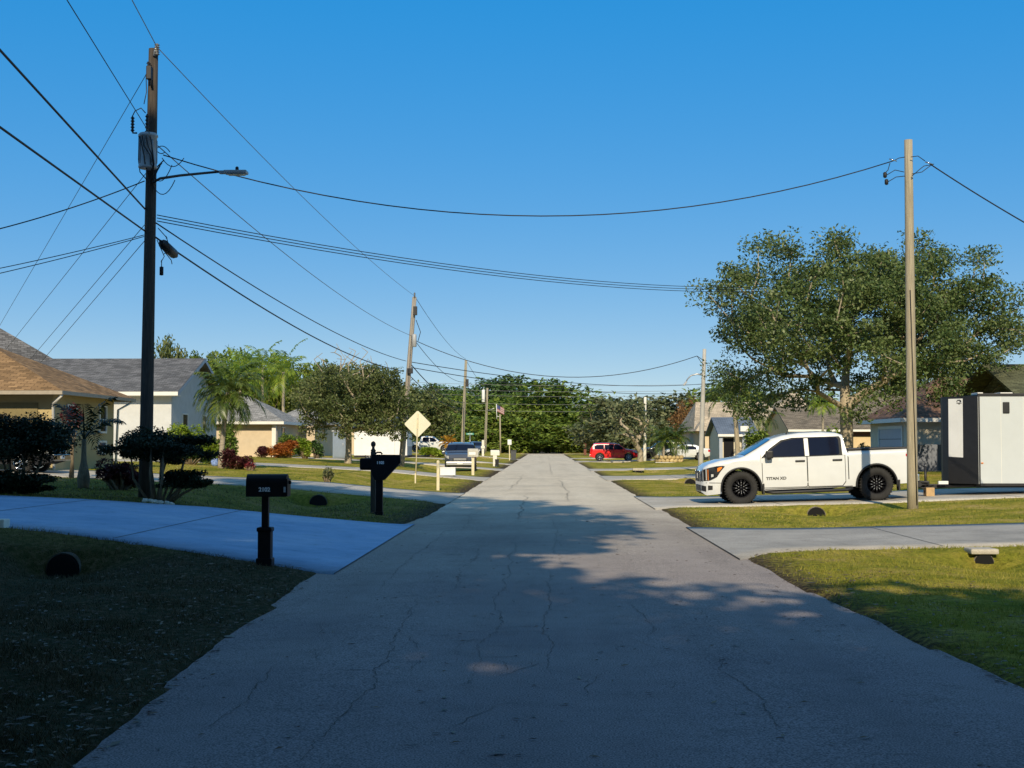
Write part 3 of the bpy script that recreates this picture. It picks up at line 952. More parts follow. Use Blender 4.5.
def make_bush(name, label, loc, leaf, seed, r, n, leaf_size, cat='shrub', group=None, pads=None, aspect=0.5, stem=None, up=0.4, shell=3.2, stem_h=None):
    """leaf cards through a lumpy volume; pads = list of (centre, radii, share)"""
    rng = np.random.default_rng(seed)
    root = empty(name, loc, label, cat, group)
    if pads is None:
        pads = []
        for j in range(9):
            a = rng.uniform(0, 2 * PI); q = 0.55 * math.sqrt(rng.random()); s_ = rng.uniform(0.38, 0.62)
            zc = r[2] * rng.uniform(0.5, 1.45) * (1.1 - 0.5 * q)
            pads.append(((r[0] * q * math.cos(a) * 1.2, r[1] * q * math.sin(a) * 1.2, zc), (r[0] * s_, r[1] * s_, r[2] * s_), 1 / 9))
    C = []
    for (c, rr_, sh) in pads:
        k = int(n * sh)
        d = rng.normal(0, 1, (k, 3)); d /= np.linalg.norm(d, axis=1, keepdims=True)
        ld = rng.normal(0, 1, (9, 3)); ld /= np.linalg.norm(ld, axis=1, keepdims=True)
        f = 0.74 + 0.34 * np.maximum(0, (d @ ld.T).max(1)) ** 3
        q = rng.random(k) ** (1 / shell) * f
        C.append(np.array(c) + d * q[:, None] * np.array(rr_))
    C = np.concatenate(C)
    C[:, 2] = np.maximum(C[:, 2], 0.02)
    v, q = leaf_cards(C, leaf_size, rng, aspect, up)
    np_mesh('foliage', v, q, leaf, root)
    mb = MB()
    for (c, rr_, sh) in (pads if len(pads) < 12 else pads[::4]):
        for j in range(4 if len(pads) < 12 else 1):
            e = (c[0] + rng.normal(0, 0.35) * rr_[0], c[1] + rng.normal(0, 0.35) * rr_[1], c[2])
            b0 = (c[0] * 0.3 + rng.normal(0, 0.04), c[1] * 0.3 + rng.normal(0, 0.04), -0.03)
            mb.tube([b0, ((b0[0] + e[0]) / 2 + rng.normal(0, .04), (b0[1] + e[1]) / 2, e[2] * 0.5), e], [0.035, 0.028, 0.015], 6)
    mb.build('stem', stem or M['bark'], root)
    return root


def frond_mesh(rng, base, az, el, L, droop, n=26, lw=0.028, ll=0.5, vee=0.5):
    """one feather palm frond: arching midrib and paired leaflets"""
    t = np.linspace(0, 1, n)
    out = np.array([math.cos(az), math.sin(az), 0])
    e = el - droop * t ** 1.3
    ds = L / (n - 1)
    x = np.concatenate([[0], np.cumsum(np.cos(e[:-1]) * ds)]); z = np.concatenate([[0], np.cumsum(np.sin(e[:-1]) * ds)])
    rib = np.array(base) + x[:, None] * out + z[:, None] * np.array([0, 0, 1])
    side = np.array([-math.sin(az), math.cos(az), 0])
    tang = np.stack([np.cos(e)[:, None] * out + np.sin(e)[:, None] * np.array([0, 0, 1])], 0)[0]
    nrm = np.cross(side, tang) * -1
    V = []; Q = []; off = 0
    # midrib
    w = 0.022 * (1 - 0.8 * t)[:, None]
    V.append(np.stack([rib + side * w, rib - side * w], 1).reshape(-1, 3))
    k = np.arange(n - 1) * 2
    Q.append(np.stack([k, k + 1, k + 3, k + 2], -1)); off += 2 * n
    for sgn in (-1, 1):
        for i in range(3, n):
            le = ll * (math.sin(PI * (0.12 + 0.80 * t[i])) ** 0.7) * rng.uniform(0.8, 1.15)
            dirv = side * sgn * 0.85 + tang[i] * (0.45 + 0.5 * t[i]) + nrm[i] * rng.uniform(-0.1, 0.35) * vee
            dirv /= np.linalg.norm(dirv)
            tip = rib[i] + dirv * le + np.array([0, 0, -1]) * le * rng.uniform(0.15, 0.5)
            mid_ = rib[i] + dirv * le * 0.55
            wv = tang[i] * lw
            V.append(np.array([rib[i], mid_ - wv, tip, mid_ + wv])); Q.append(np.array([[off, off + 1, off + 2, off + 3]])); off += 4
    return np.concatenate(V), np.concatenate(Q)


def make_palm(name, label, loc, leaf, seed, h, trunk_r, nf, L, ll=0.5, lean=(0, 0), bark=None, cat='palm tree', group=None, droop=(1.2, 2.1), el=(0.0, 1.35), swell=0.0, n=24, lw=0.028, dead=0, roty=0):
    rng = np.random.default_rng(seed)
    root = empty(name, loc, label, cat, group)
    mb = MB()
    k = 12
    pts = [(lean[0] * (i / k) ** 1.5, lean[1] * (i / k) ** 1.5, h * i / k - (0.1 if i == 0 else 0)) for i in range(k + 1)]
    rd = [trunk_r * (1.35 - 0.35 * min(1, i / 2.5) - 0.15 * i / k) + swell * math.exp(-((i / k - 0.22) / 0.24) ** 2) for i in range(k + 1)]
    mb.tube(pts, rd, 10)
    mb.build('trunk', bark or M['palm_bark'], root)
    V = []; Q = []; off = 0
    for i in range(nf):
        az = i * 2.39996 + rng.uniform(-0.25, 0.25)
        u = (i + 0.5) / nf
        e = el[1] - (el[1] - el[0]) * u + rng.uniform(-0.12, 0.12)
        v, q = frond_mesh(rng, (pts[-1][0], pts[-1][1], h - 0.05), az, e, L * rng.uniform(0.8, 1.1), rng.uniform(*droop) * (0.75 + 0.35 * u), n, lw, ll)
        V.append(v); Q.append(q + off); off += len(v)
    np_mesh('crown', np.concatenate(V), np.concatenate(Q), leaf, root)
    return root


def at(px, py, Y):
    p = P(px, py, Y)
    return p


def foot(px, Y, dz=0.0):
    """ground point below a photo column at road distance Y"""
    x = P(px, 444, Y).x
    return Vector((x, Y, gz(x, Y) + dz))


# ---- the big oak on the right behind the pickup
f = foot(846, 60)
make_tree('oak_tree', 'large spreading oak with thick forked trunk behind the white pickup', f, LEAF['oak'], M['bark_pale'], 23, 2.9,
          (0.95, 0, 6.2), (6.5, 5.6, 4.15), 350, 300, 0.076, 0.27, spread=0.42, zmin=-0.75, lobes=9, lob_amp=0.42, flat=0.62, rise=0.22, bias=2.9)

# ---- street tree on the left, half bare on top
f = foot(348, 78)
make_tree('street_tree', 'round brownish green tree with bare twigs on top in front of the white trailer', f, LEAF['dull'], M['bark_pale'], 5, 1.75,
          (0.4, 0, 3.7), (3.2, 2.8, 3.0), 270, 125, 0.08, 0.17, spread=0.28, zmin=-0.72, lobes=8, lob_amp=0.25, bare=55, bias=3.0, step=0.5)

# ---- trees that stand behind the photographer and shade the road
make_tree('shade_tree', 'tall wide oak behind the camera on the left verge shading the road', (-6.6, 0.6, gz(-6.6, 0.6)), LEAF['oak'], M['bark'], 31, 5.0, (0.7, 1.2, 14.6), (8.3, 7.6, 9.0), 520, 90, 0.30, 0.45, spread=0.62, zmin=-0.72, lobes=12, lob_amp=0.2, bias=2.0)
make_tree('shade_tree', 'broad oak standing left of the frame in the near left garden', (-20, 13, gz(-20, 13)), LEAF['oak'], M['bark'], 32, 3.0, (0, 0, 9.2), (8.4, 6.5, 7.0), 400, 70, 0.30, 0.40, spread=0.8, zmin=-0.6, lobes=8, lob_amp=0.22, bias=2.2)
make_tree('shade_tree', 'low broad tree behind the camera on the right verge', (7.4, -4.5, gz(7.4, -4.5)), LEAF['oak'], M['bark'], 33, 2.2, (-0.5, 0, 6.4), (6.8, 4.4, 4.2), 330, 75, 0.27, 0.25, spread=0.7, zmin=-0.8, lobes=8, lob_amp=0.22, bias=2.2)
make_tree('shade_tree', 'medium tree behind the camera farther back across the road', (3.5, -17, gz(3.5, -17)), LEAF['oak'], M['bark'], 34, 2.4, (0, 0, 7.6), (10, 5, 6.6), 380, 75, 0.30, 0.3, spread=0.8, zmin=-0.9, lobes=8, lob_amp=0.2, bias=2.2)
make_tree('shade_tree', 'dense oak behind the camera on the left, farther back than the tallest one', (-4.8, -9.5, gz(-4.8, -9.5)), LEAF['oak'], M['bark'], 37, 2.6, (0.5, 0, 9.2), (8.2, 4.6, 7.6), 460, 80, 0.3, 0.36, spread=0.8, zmin=-0.9, lobes=10, lob_amp=0.16, bias=1.9)
make_tree('shade_tree', 'dense tree left of the camera behind the near left lawn', (-15.5, -3.0, gz(-15.5, -3.0)), LEAF['oak'], M['bark'], 38, 2.4, (0, 0, 8.2), (7.0, 4.6, 6.8), 420, 80, 0.3, 0.33, spread=0.8, zmin=-0.9, lobes=10, lob_amp=0.16, bias=1.9)
make_tree('shade_tree', 'slender oak left of the frame beside the near left drive', (-11.6, 7.5, gz(-11.6, 7.5)), LEAF['oak'], M['bark'], 36, 2.5, (0, 0, 7.6), (5.2, 4.6, 5.4), 300, 75, 0.27, 0.3, spread=0.7, zmin=-0.8, lobes=9, lob_amp=0.2, bias=2.1)
make_tree('shade_tree', 'tree behind the camera beside the far right garden', (16, -9, gz(16, -9)), LEAF['oak'], M['bark'], 35, 2.2, (0, 0, 5.0), (6.5, 4, 3.6), 220, 60, 0.28, 0.28, spread=0.7, zmin=-0.9, lobes=8, lob_amp=0.22, bias=2.2)

# ---- trees closing the end of the street
PROT = {}


def far_tree(key, label, px, Y, top_py, wide_px, leaf, shape, seed, group='trees closing the end of the street'):
    f = foot(px, Y)
    H = P(px, top_py, Y).z - f.z
    W = wide_px * Y / FOC / 2
    if key not in PROT:
        n_cl = 150
        root = make_tree('background_tree', label, (0, 0, 0), leaf, M['bark'], seed, shape[0], (0, 0, shape[1]), shape[2], n_cl, 42, 0.26, 0.22, spread=0.62, zmin=shape[3], lobes=10, lob_amp=0.32, bias=2.8, group=group, rmin=0.02)
        PROT[key] = [root, shape]
        o = root
    else:
        o = copy_tree(PROT[key][0])
        tag(o, label, 'tree', group)
    sh = PROT[key][1]
    h0 = sh[1] + sh[2][2] * 0.95
    sx = W / sh[2][0]
    o.location = f
    o.scale = (sx, sx, H / h0)
    o.rotation_euler = (0, 0, seed * 1.7)
    return o


RND = (1.6, 4.6, (4.2, 4.2, 4.2), -0.95)
TALL = (4.5, 8.5, (3.4, 3.4, 4.0), -0.8)
far_tree('g1', 'tall domed green tree right of the road end, tallest in the row', 547, 262, 383, 110, LEAF['green'], RND, 41)
far_tree('g2', 'dark rounded pine rising behind the flag', 500, 285, 380, 64, LEAF['pine'], TALL, 42)
far_tree('g1', 'green tree just left of the road end behind the white mailbox', 520, 256, 400, 76, None, RND, 43)
far_tree('g1', 'light green tree right of the tall domed tree at the road end', 590, 258, 402, 86, None, RND, 44)
far_tree('g3', 'grey green tree behind the red parked car', 622, 205, 398, 92, LEAF['greydark'], RND, 45)
far_tree('g3', 'grey green tree behind the dark parked car and wooden post', 665, 210, 394, 92, None, RND, 46)
far_tree('g1', 'green tree behind the thin left utility pole', 468, 250, 393, 80, None, RND, 47)
far_tree('g2', 'dark tree right of the leaning utility pole top', 448, 268, 388, 58, None, TALL, 48)
far_tree('d1', 'brownish green tree just right of the leaning utility pole', 428, 190, 394, 60, LEAF['dull'], RND, 49)
far_tree('g1', 'small green tree at the right end of the road end row', 700, 230, 412, 70, None, RND, 50)
far_tree('g1', 'low bright tree behind the golden palm on the left', 440, 215, 408, 70, None, RND, 51)
far_tree('r1', 'rusty brown tree beside the tan roofed house', 690, 172, 404, 34, LEAF['rust'], RND, 52)
far_tree('g3', 'low dark tree filling the gap behind the street name sign on the right', 640, 232, 415, 110, None, RND, 53)
far_tree('g1', 'low green tree behind the mailbox at the road end', 560, 250, 418, 100, None, RND, 54)
far_tree('g1', 'low green tree behind the flagpole', 492, 248, 414, 84, None, RND, 55)
far_tree('g2', 'dark tree at the back right of the road end', 612, 290, 402, 60, None, TALL, 56)
# behind the left houses
far_tree('g1', 'sunny green tree behind the palms left of the street tree', 262, 135, 372, 72, None, RND, 61, 'trees behind the left houses')
far_tree('d1', 'brownish tree behind the street tree crown', 330, 128, 372, 80, None, RND, 62, 'trees behind the left houses')
far_tree('d1', 'olive tree peeping over the grey roof by the pole', 168, 118, 350, 46, None, RND, 63, 'trees behind the left houses')
far_tree('g1', 'yellow green tree behind the pale hip roof', 225, 122, 352, 56, None, RND, 64, 'trees behind the left houses')
far_tree('d1', 'dull tree behind the white trailer on the left', 390, 150, 388, 70, None, RND, 65, 'trees behind the left houses')
for px_, Y_, tp_, wd_, sd_, lb_ in ((205, 128, 357, 52, 81, 'sunny lime tree just right of the grey gable'), (245, 140, 362, 56, 82, 'sunny lime tree behind the middle palm'), (278, 132, 360, 46, 83, 'sunny lime tree behind the rightmost tall palm'), (305, 142, 368, 50, 84, 'sunny lime tree between the palms and the street tree')):
    far_tree('l1', lb_, px_, Y_, tp_, wd_, LEAF['lime_tree'], RND, sd_, 'trees behind the left houses')
# behind the right houses
far_tree('g3', 'grey green tree behind the brown roofed garage', 905, 150, 378, 120, None, RND, 71, 'trees behind the right houses')
far_tree('d1', 'brown green tree over the trailer roof beside the green roof', 960, 78, 372, 70, None, RND, 72, 'trees behind the right houses')
far_tree('g1', 'green tree behind the tan roofed house', 745, 175, 385, 100, None, RND, 73, 'trees behind the right houses')
far_tree('d1', 'dull tree behind the brown gabled roof', 800, 165, 395, 80, None, RND, 74, 'trees behind the right houses')

# understory hedge along the far side of the cross street
rng = np.random.default_rng(88)
k = 16000
xx = rng.uniform(-75, 75, k)
hh = 2.4 + 1.2 * np.sin(xx * 0.31) + 0.8 * np.sin(xx * 0.83 + 1)
cc = np.stack([xx, 247 + rng.normal(0, 1.3, k), 0.1 + np.abs(rng.random(k)) ** 0.8 * np.maximum(hh, 0.8)], -1)
v, q = leaf_cards(cc, 0.33, rng)
tag(np_mesh('undergrowth', v, q, LEAF['green']), 'dense green undergrowth below the trees across the end of the road', 'undergrowth', kind='stuff')

# ---- palms
make_palm('palm_tree', 'feathery green palm with pale trunk over the maroon shrub, front left', foot(221, 58), LEAF['palm'], 3, 3.1, 0.11, 32, 1.85, 0.56, lean=(0.28, 0), n=28, lw=0.038, el=(-0.5, 1.4), droop=(1.2, 2.0))
for i, (px, Y, py, lf, sd_, lab) in enumerate([(283, 112, 372, 'palmlime', 4, 'tall bright palm behind the pale hip roof, rightmost of the three'), (262, 118, 368, 'palmlime', 5, 'tall bright palm above the pale hip roof peak'), (240, 110, 374, 'palmlime', 6, 'tall bright palm beside the grey gable wall')]):
    ff = foot(px, Y); hgt = P(px, py, Y).z - ff.z
    make_palm('palm_tree', lab, ff, LEAF[lf], sd_, hgt, 0.13, 18, 3.0, 0.8, n=20, lw=0.06, group='palms behind the pale roofed house', el=(-0.3, 1.45))
make_palm('bottle_palm', 'small palm with swollen grey trunk and stiff arching fronds before the yellow house', foot(84, 34.5), LEAF['dark'], 8, 1.2, 0.07, 8, 1.5, 0.42, swell=0.09, bark=M['bark'], n=18, lw=0.035, el=(0.35, 1.35), droop=(1.0, 1.5))
make_palm('palm_tree', 'palm with thick tan trunk standing before the blue grey roof', foot(738, 84), LEAF['palm'], 9, 4.3, 0.15, 26, 2.1, 0.6, lean=(-0.25, 0), n=22, lw=0.05, el=(0.0, 1.4), droop=(0.9, 1.6), bark=M['bark_pale'])
make_palm('palm_tree', 'slim leaning palm trunk left of the brown gable', foot(769, 92), LEAF['palm'], 10, 3.2, 0.07, 12, 1.5, 0.5, lean=(-0.5, 0), n=18, lw=0.04, el=(-0.4, 1.3))
make_palm('palm_tree', 'left palm growing from the stone planter', foot(663.5, 115), LEAF['palm'], 11, 1.75, 0.11, 20, 1.8, 0.6, n=20, lw=0.05, el=(-0.2, 1.4))
make_palm('palm_tree', 'right palm growing from the stone planter', foot(675, 115.3), LEAF['palm'], 12, 1.95, 0.11, 20, 1.9, 0.6, n=20, lw=0.05, el=(-0.2, 1.4), lean=(0.1, 0))
make_palm('palm_tree', 'golden orange palm beside the white pickup far left', foot(449, 150), LEAF['gold'], 13, 1.2, 0.16, 16, 1.1, 0.5, n=16, lw=0.06, el=(0.2, 1.5))
make_palm('palm_tree', 'small yellow green palm behind the brown gabled roof over the pickup cab', foot(823, 105), LEAF['palmlime'], 14, 4.1, 0.10, 18, 1.5, 0.6, n=18, lw=0.05)

# ---- shrubs
def ragged(seed, pads, k=22):
    """breaks each foliage pad into many small drooping sprays"""
    r_ = random.Random(seed); out = []
    for (c, r, sh) in pads:
        for _ in range(4):                         # the solid heart of the pad
            out.append(((c[0] + r_.uniform(-.35, .35) * r[0], c[1] + r_.uniform(-.3, .3) * r[1], max(.1, c[2] + r_.uniform(-.15, .15) * r[2])), (r[0] * .62, r[1] * .75, r[2] * .78), sh * .13))
        for j in range(k):
            a = r_.uniform(0, 2 * PI); q = math.sqrt(r_.random())
            x, y = q * math.cos(a), q * math.sin(a)
            z = r_.uniform(-0.75, 0.75) * math.sqrt(max(0.1, 1 - q * q)) - 0.25 * q
            s_ = r_.uniform(0.22, 0.40)
            out.append(((c[0] + x * r[0], c[1] + y * r[1], max(0.06, c[2] + z * r[2])), (r[0] * s_, r[1] * s_, r[2] * s_ * 0.9), sh * .48 / k))
    return out


make_bush('cloud_pruned_juniper', 'dark juniper clipped into two flat pads in front of the tall utility pole', foot(160, 30.2), LEAF['dark'], 1, None, 34000, 0.036,
          pads=ragged(1, [((-0.0, 0, 1.22), (1.12, 0.85, 0.46), 0.72), ((0.55, -0.1, 0.50), (0.6, 0.45, 0.26), 0.24)]), shell=1.6)
make_bush('cloud_pruned_juniper', 'wide dark juniper with spreading pads at the left picture edge', foot(14, 30.4), LEAF['dark'], 2, None, 40000, 0.038,
          pads=ragged(2, [((-0.1, 0, 1.2), (1.62, 1.0, 0.74), 0.62), ((0.0, -0.3, 0.28), (1.12, 0.6, 0.30), 0.38)]), shell=1.6)
make_bush('croton_shrub', 'dull maroon croton between the two dark junipers', foot(118, 34), LEAF['maroon'], 3, (0.6, 0.5, 0.42), 2200, 0.07, aspect=0.3)
make_bush('flowering_shrub', 'thin stemmed shrub with a reddish top beside the yellow house wall', foot(71, 40), LEAF['maroon'], 4, (0.35, 0.3, 0.4), 420, 0.06, pads=[((0, 0, 1.75), (0.35, 0.3, 0.38), 1.0)])
make_bush('ti_shrub', 'dark maroon leafy shrub at the foot of the front left palm', foot(236, 56.5), LEAF['maroon'], 5, (0.62, 0.5, 0.5), 1900, 0.10, aspect=0.28)
make_bush('croton_shrub', 'small pinkish croton right of the maroon shrub', foot(250, 56), LEAF['pink'], 6, (0.22, 0.2, 0.2), 260, 0.08, aspect=0.35)
make_bush('croton_shrub', 'bright orange croton against the pale house wall', foot(282, 86), LEAF['orange'], 7, (0.95, 0.7, 0.62), 2600, 0.12, aspect=0.25)
make_bush('croton_shrub', 'dark red croton left of the orange one', foot(263, 87), LEAF['maroon'], 8, (0.55, 0.5, 0.48), 1100, 0.12, aspect=0.25)
make_bush('hedge_shrub', 'clipped green hedge behind the orange croton', foot(287, 89), LEAF['green'], 9, (0.9, 0.4, 0.85), 2200, 0.08)
make_bush('hedge_shrub', 'bright green bush right of the orange croton', foot(305, 87), LEAF['lime'], 10, (0.5, 0.45, 0.72), 1500, 0.09)
make_bush('hedge_shrub', 'dark bush between the bright bush and the blue grey shed', foot(316, 90), LEAF['pine'], 11, (0.5, 0.5, 0.75), 1400, 0.09)
make_bush('hedge_shrub', 'tall bright lime shrub behind the front left palm', foot(183, 66), LEAF['lime'], 12, (0.95, 0.7, 1.1), 3000, 0.08)
make_bush('hedge_shrub', 'bright lime shrub directly left of the front palm trunk', foot(208, 63), LEAF['lime'], 13, (0.6, 0.5, 0.78), 2200, 0.08)
make_bush('hedge_shrub', 'low dark shrub below the grey gable wall', foot(190, 61), LEAF['pine'], 14, (0.95, 0.5, 0.4), 1900, 0.08)
make_bush('hedge_shrub', 'green shrub with red tips right of the front palm trunk', foot(231, 66), LEAF['green'], 15, (0.5, 0.4, 1.1), 1700, 0.08)
make_bush('garden_plant', 'small grey green plant standing alone on the lawn strip', foot(328, 49.5), LEAF['greydark'], 16, (0.22, 0.22, 0.32), 420, 0.055)
make_bush('hedge_shrub', 'yellow green hedge below the far white pickup', foot(431, 124), LEAF['lime'], 17, (1.25, 0.6, 0.52), 2300, 0.12)
make_bush('hedge_shrub', 'dark potted shrub seen over the pickup bed', foot(865, 66), LEAF['pine'], 18, (0.45, 0.4, 0.86), 1100, 0.07)
make_bush('hedge_shrub', 'dark green shrub left of the brown gable', foot(760, 84), LEAF['green'], 19, (1.0, 0.7, 1.35), 2600, 0.11)
make_bush('hedge_shrub', 'low bush at the left foot of the parked red car tree', foot(650, 140), LEAF['dull'], 20, (0.5, 0.5, 0.5), 500, 0.12)
make_bush('hedge_shrub', 'lime bush climbing the brown roofed house right of the small palm', foot(832, 100), LEAF['lime'], 24, (0.8, 0.6, 1.6), 1500, 0.11)
# ------------------------------------------------------------------ utility poles
def sagline(a, b, sag, n=24):
    a = Vector(a); b = Vector(b)
    return [a.lerp(b, i / n) - Vector((0, 0, sag * 4 * (i / n) * (1 - i / n))) for i in range(n + 1)]


def wire(label, a, b, sag, r=0.012, mat='wire', group='utility wires', n=24, name='utility_wire'):
    mb = MB()
    mb.tube(sagline(a, b, sag, n), r, 5)
    o = mb.build(name, M[mat])
    return tag(o, label, 'wire', group)


def pole_pts(base, top, k=8):
    return [Vector(base).lerp(Vector(top), i / k) for i in range(k + 1)]


# --- the tall pole on the left with the transformer and the street light
b1 = Vector((P(145, 503, 31.2).x, 31.2, gz(-8.9, 31.2)))
t1 = P(153.5, 49, 31.2)
pole1 = empty('utility_pole', b1, 'tall dark wooden utility pole with transformer and street light on the left', 'utility pole')
mb = MB(); mb.tube([p - b1 for p in pole_pts(b1 - Vector((0, 0, .3)), t1)], list(np.linspace(0.155, 0.105, 9)), 14)
mb.build('shaft', M['wood_dark'], pole1)


def q1(px, py, dy=0.0):
    return P(px, py, 31.2 + dy) - b1


# transformer can
c = q1(148, 150, -0.30)
mb = MB()
mb.lathe([(0.17, -0.42), (0.205, -0.40), (0.205, -0.36), (0.195, -0.35), (0.195, 0.28), (0.215, 0.29), (0.215, 0.33), (0.18, 0.37), (0.06, 0.39)], c, n=24)
for a in np.linspace(0, 2 * PI, 9)[:-1]:
    mb.box(c.x + 0.2 * math.cos(a) - 0.008, c.x + 0.2 * math.cos(a) + 0.008, c.y + 0.2 * math.sin(a) - 0.02, c.y + 0.2 * math.sin(a) + 0.02, c.z - 0.3, c.z + 0.2)
mb.box(c.x - 0.05, c.x + 0.05, c.y + 0.15, c.y + 0.32, c.z + 0.1, c.z + 0.2)
mb.box(c.x - 0.05, c.x + 0.05, c.y + 0.15, c.y + 0.32, c.z - 0.25, c.z - 0.15)
tr = mb.build('transformer', M['grey_metal'], pole1)


def bushing(cx, base, h, r, parent, name='bushing', m='black_plastic'):
    mb = MB()
    prof_ = [(r * 0.5, 0)]
    k = 5
    for i in range(k):
        z = h * (i + 0.3) / k
        prof_ += [(r * 0.55, z), (r, z + h * 0.05), (r * 0.55, z + h * 0.10)]
    prof_ += [(r * 0.4, h), (r * 0.2, h * 1.05)]
    mb.lathe(prof_, base, n=12)
    return mb.build(name, M[m], parent)


bushing(0, c + Vector((-0.02, -0.02, 0.36)), 0.42, 0.05, tr)
bushing(0, q1(132.5, 132, -0.3), 0.34, 0.05, tr, 'lightning_arrester')
mb = MB()
mb.tube([q1(137, 133, -.3), q1(133, 133, -.3), q1(132.5, 128, -.3)], 0.02, 6)
mb.tube([q1(131.5, 118, -.3), q1(135, 111, -.3), q1(141, 108, -.3), q1(145.5, 113, -.3)], 0.012, 5)
for (x0, x1, ph) in ((142, 150, 0), (146, 152, 1), (150, 153, 2), (140, 144, 3)):
    mb.tube([q1(x0, 136, -.53), q1(x0 + 2, 146, -.56), q1(x1, 155, -.55), q1(x1 + 1, 164, -.5), q1(152, 172 + 4 * ph, -.2), q1(164 - ph * 2, 160 + ph * 3, -0.05)], 0.014, 5)
mb.tube([q1(139, 136, -.4), q1(138.5, 160, -.4), q1(140, 172, -.3), q1(147, 180, -.2)], 0.012, 5)
mb.build('lead', M['wire'], tr)
# pole top gear: pin insulator, cut out switch
mb = MB()
mb.tube([q1(154, 56, -0.12), q1(156.5, 46, -0.14)], 0.03, 8)
mb.build('bracket', M['steel'], pole1)
bushing(0, q1(157, 55.5, -0.14), 0.26, 0.065, pole1, 'insulator', 'wire_grey')
bushing(0, q1(148.6, 75, -0.16), 0.28, 0.055, pole1, 'fuse_cutout')
mb = MB()
mb.box(q1(151.5, 70).x - .04, q1(151.5, 70).x + .07, -0.30, -0.10, q1(0, 83).z, q1(0, 70).z, bev=0.015)
mb.tube([q1(148, 62, -.2), q1(150.5, 78, -.25), q1(152, 88, -.15)], 0.025, 6)
mb.tube([q1(146, 74, -.16), q1(146.5, 92, -.2), q1(144, 104, -.28)], 0.010, 5)
mb.build('fuse_bracket', M['black_plastic'], pole1)
# street light
mb = MB()
a0 = q1(152, 183, -0.1)
mb.tube([a0, q1(160, 178.5, -.35), q1(180, 175.5, -1.1), q1(205, 173, -2.0), q1(222, 171.5, -2.6)], [0.032, 0.03, 0.028, 0.026, 0.024], 8)
mb.build('lamp_arm', M['wire'], pole1)
h = q1(237, 172.5, -2.9)
mb = MB()
rot = Matrix.Rotation(R_(-4), 3, 'Y')
mb.box(h.x - 0.25, h.x + 0.21, h.y - 0.13, h.y + 0.13, h.z - 0.03, h.z + 0.035, bev=0.02)
mb.box(h.x - 0.36, h.x - 0.2, h.y - 0.05, h.y + 0.05, h.z - 0.03, h.z + 0.04, bev=0.02)
lh = mb.build('lamp_head', M['grey_metal'], pole1)
mb = MB(); mb.lathe([(0.035, 0), (0.035, 0.05), (0.02, 0.07)], h + Vector((0.0, 0, 0.05)), n=10)
mb.build('photocell', M['black_plastic'], lh)
mb = MB(); mb.box(h.x - 0.18, h.x + 0.16, h.y - 0.10, h.y + 0.10, h.z - 0.052, h.z - 0.036, bev=0.006)
mb.build('lamp_lens', M['lamp_glass'], lh)
# splice enclosure hanging below the telephone cable
mb = MB()
s0 = P(161, 242, 31.6); s1 = P(176, 256, 32.6)
mb.tube([s0, s0.lerp(s1, .12), s0.lerp(s1, .15), s0.lerp(s1, .85), s0.lerp(s1, .88), s1], [0.05, 0.06, 0.11, 0.11, 0.06, 0.05], 10)
tag(mb.build('splice_closure', M['black_plastic']), 'black cable splice closure hanging beside the tall left utility pole', 'cable box')
mb = MB()
for (x0, y0, x1, y1) in ((158, 228, 166, 238), (157, 240, 161, 262), (166, 236, 164, 254), (160, 246, 172, 264)):
    a = q1(x0, y0, .1); b_ = q1(x1, y1, .3); mmid = (a + b_) / 2 + Vector((0.12, 0, -0.12))
    mb.tube([a, mmid, b_], 0.010, 5)
    mb.build('loose_cable', M['wire'], pole1); mb = MB()
p_ = q1(161.5, 271, .2)
mb.tube([p_ + Vector((0, 0, .25)), p_ + Vector((0, 0, .1))], 0.01, 5)
mb.lathe([(0.02, -0.10), (0.045, -0.09), (0.045, 0.09), (0.02, 0.10)], p_, n=10)
mb.build('cable_weight', M['wire'], pole1)
for (x0, y0, x1, y1, sg) in ((152, 155, 170, 152, -.3), (153, 176, 172, 165, .4), (152, 184, 175, 180, .5), (162, 158, 184, 158, .35), (156, 150, 165, 152, .1)):
    a = q1(x0, y0, -.1); b_ = q1(x1, y1, -.25)
    mb = MB(); mb.tube(sagline(a, b_, sg * 0.55, 8), 0.010, 5); mb.build('loose_cable', M['wire'], pole1)


# --- other wooden poles
def pole(label, px_b, py_b, px_t, py_t, Y, r0, r1, mat, base_z=None, group=None, name='utility_pole'):
    x = P(px_b, 444, Y).x
    b_ = Vector((x, Y, gz(x, Y)))
    t_ = P(px_t, py_t, Y)
    o = empty(name, b_, label, 'utility pole', group)
    mb = MB(); mb.tube([p - b_ for p in pole_pts(b_ - Vector((0, 0, .3)), t_)], list(np.linspace(r0, r1, 9)), 14)
    mb.build('shaft', M[mat], o)
    return o, b_, t_


p2, b2, t2 = pole('leaning grey wooden utility pole rising behind the street tree', 401, 467, 414.5, 297, 80, 0.17, 0.12, 'wood_grey')
mb = MB()
for (x, y0, y1) in ((414.3, 334, 347),):
    a = P(x, (y0 + y1) / 2, 79.7) - b2
    mb.lathe([(0.10, -0.36), (0.13, -0.34), (0.13, 0.3), (0.10, 0.36)], a, n=14)
mb.build('transformer', M['grey_metal'], p2)
mb = MB()
mb.box(*(lambda q: (q.x - .10, q.x + .12, q.y - .25, q.y - .05, q.z - .25, q.z + .25))(P(415.3, 311, 79.9) - b2), bev=0.02)
mb.build('fuse_bracket', M['black_plastic'], p2); mb = MB()
mb.box(*(lambda q: (q.x - .2, q.x + .12, q.y - .25, q.y - .05, q.z - .15, q.z + .15))(P(411, 371, 79.9) - b2), bev=0.02)
mb.build('cable_box', M['black_plastic'], p2); mb = MB()
mb.tube([P(416, 320, 79.8) - b2, P(420.5, 332, 79.8) - b2, P(418, 341, 79.8) - b2], 0.02, 5)
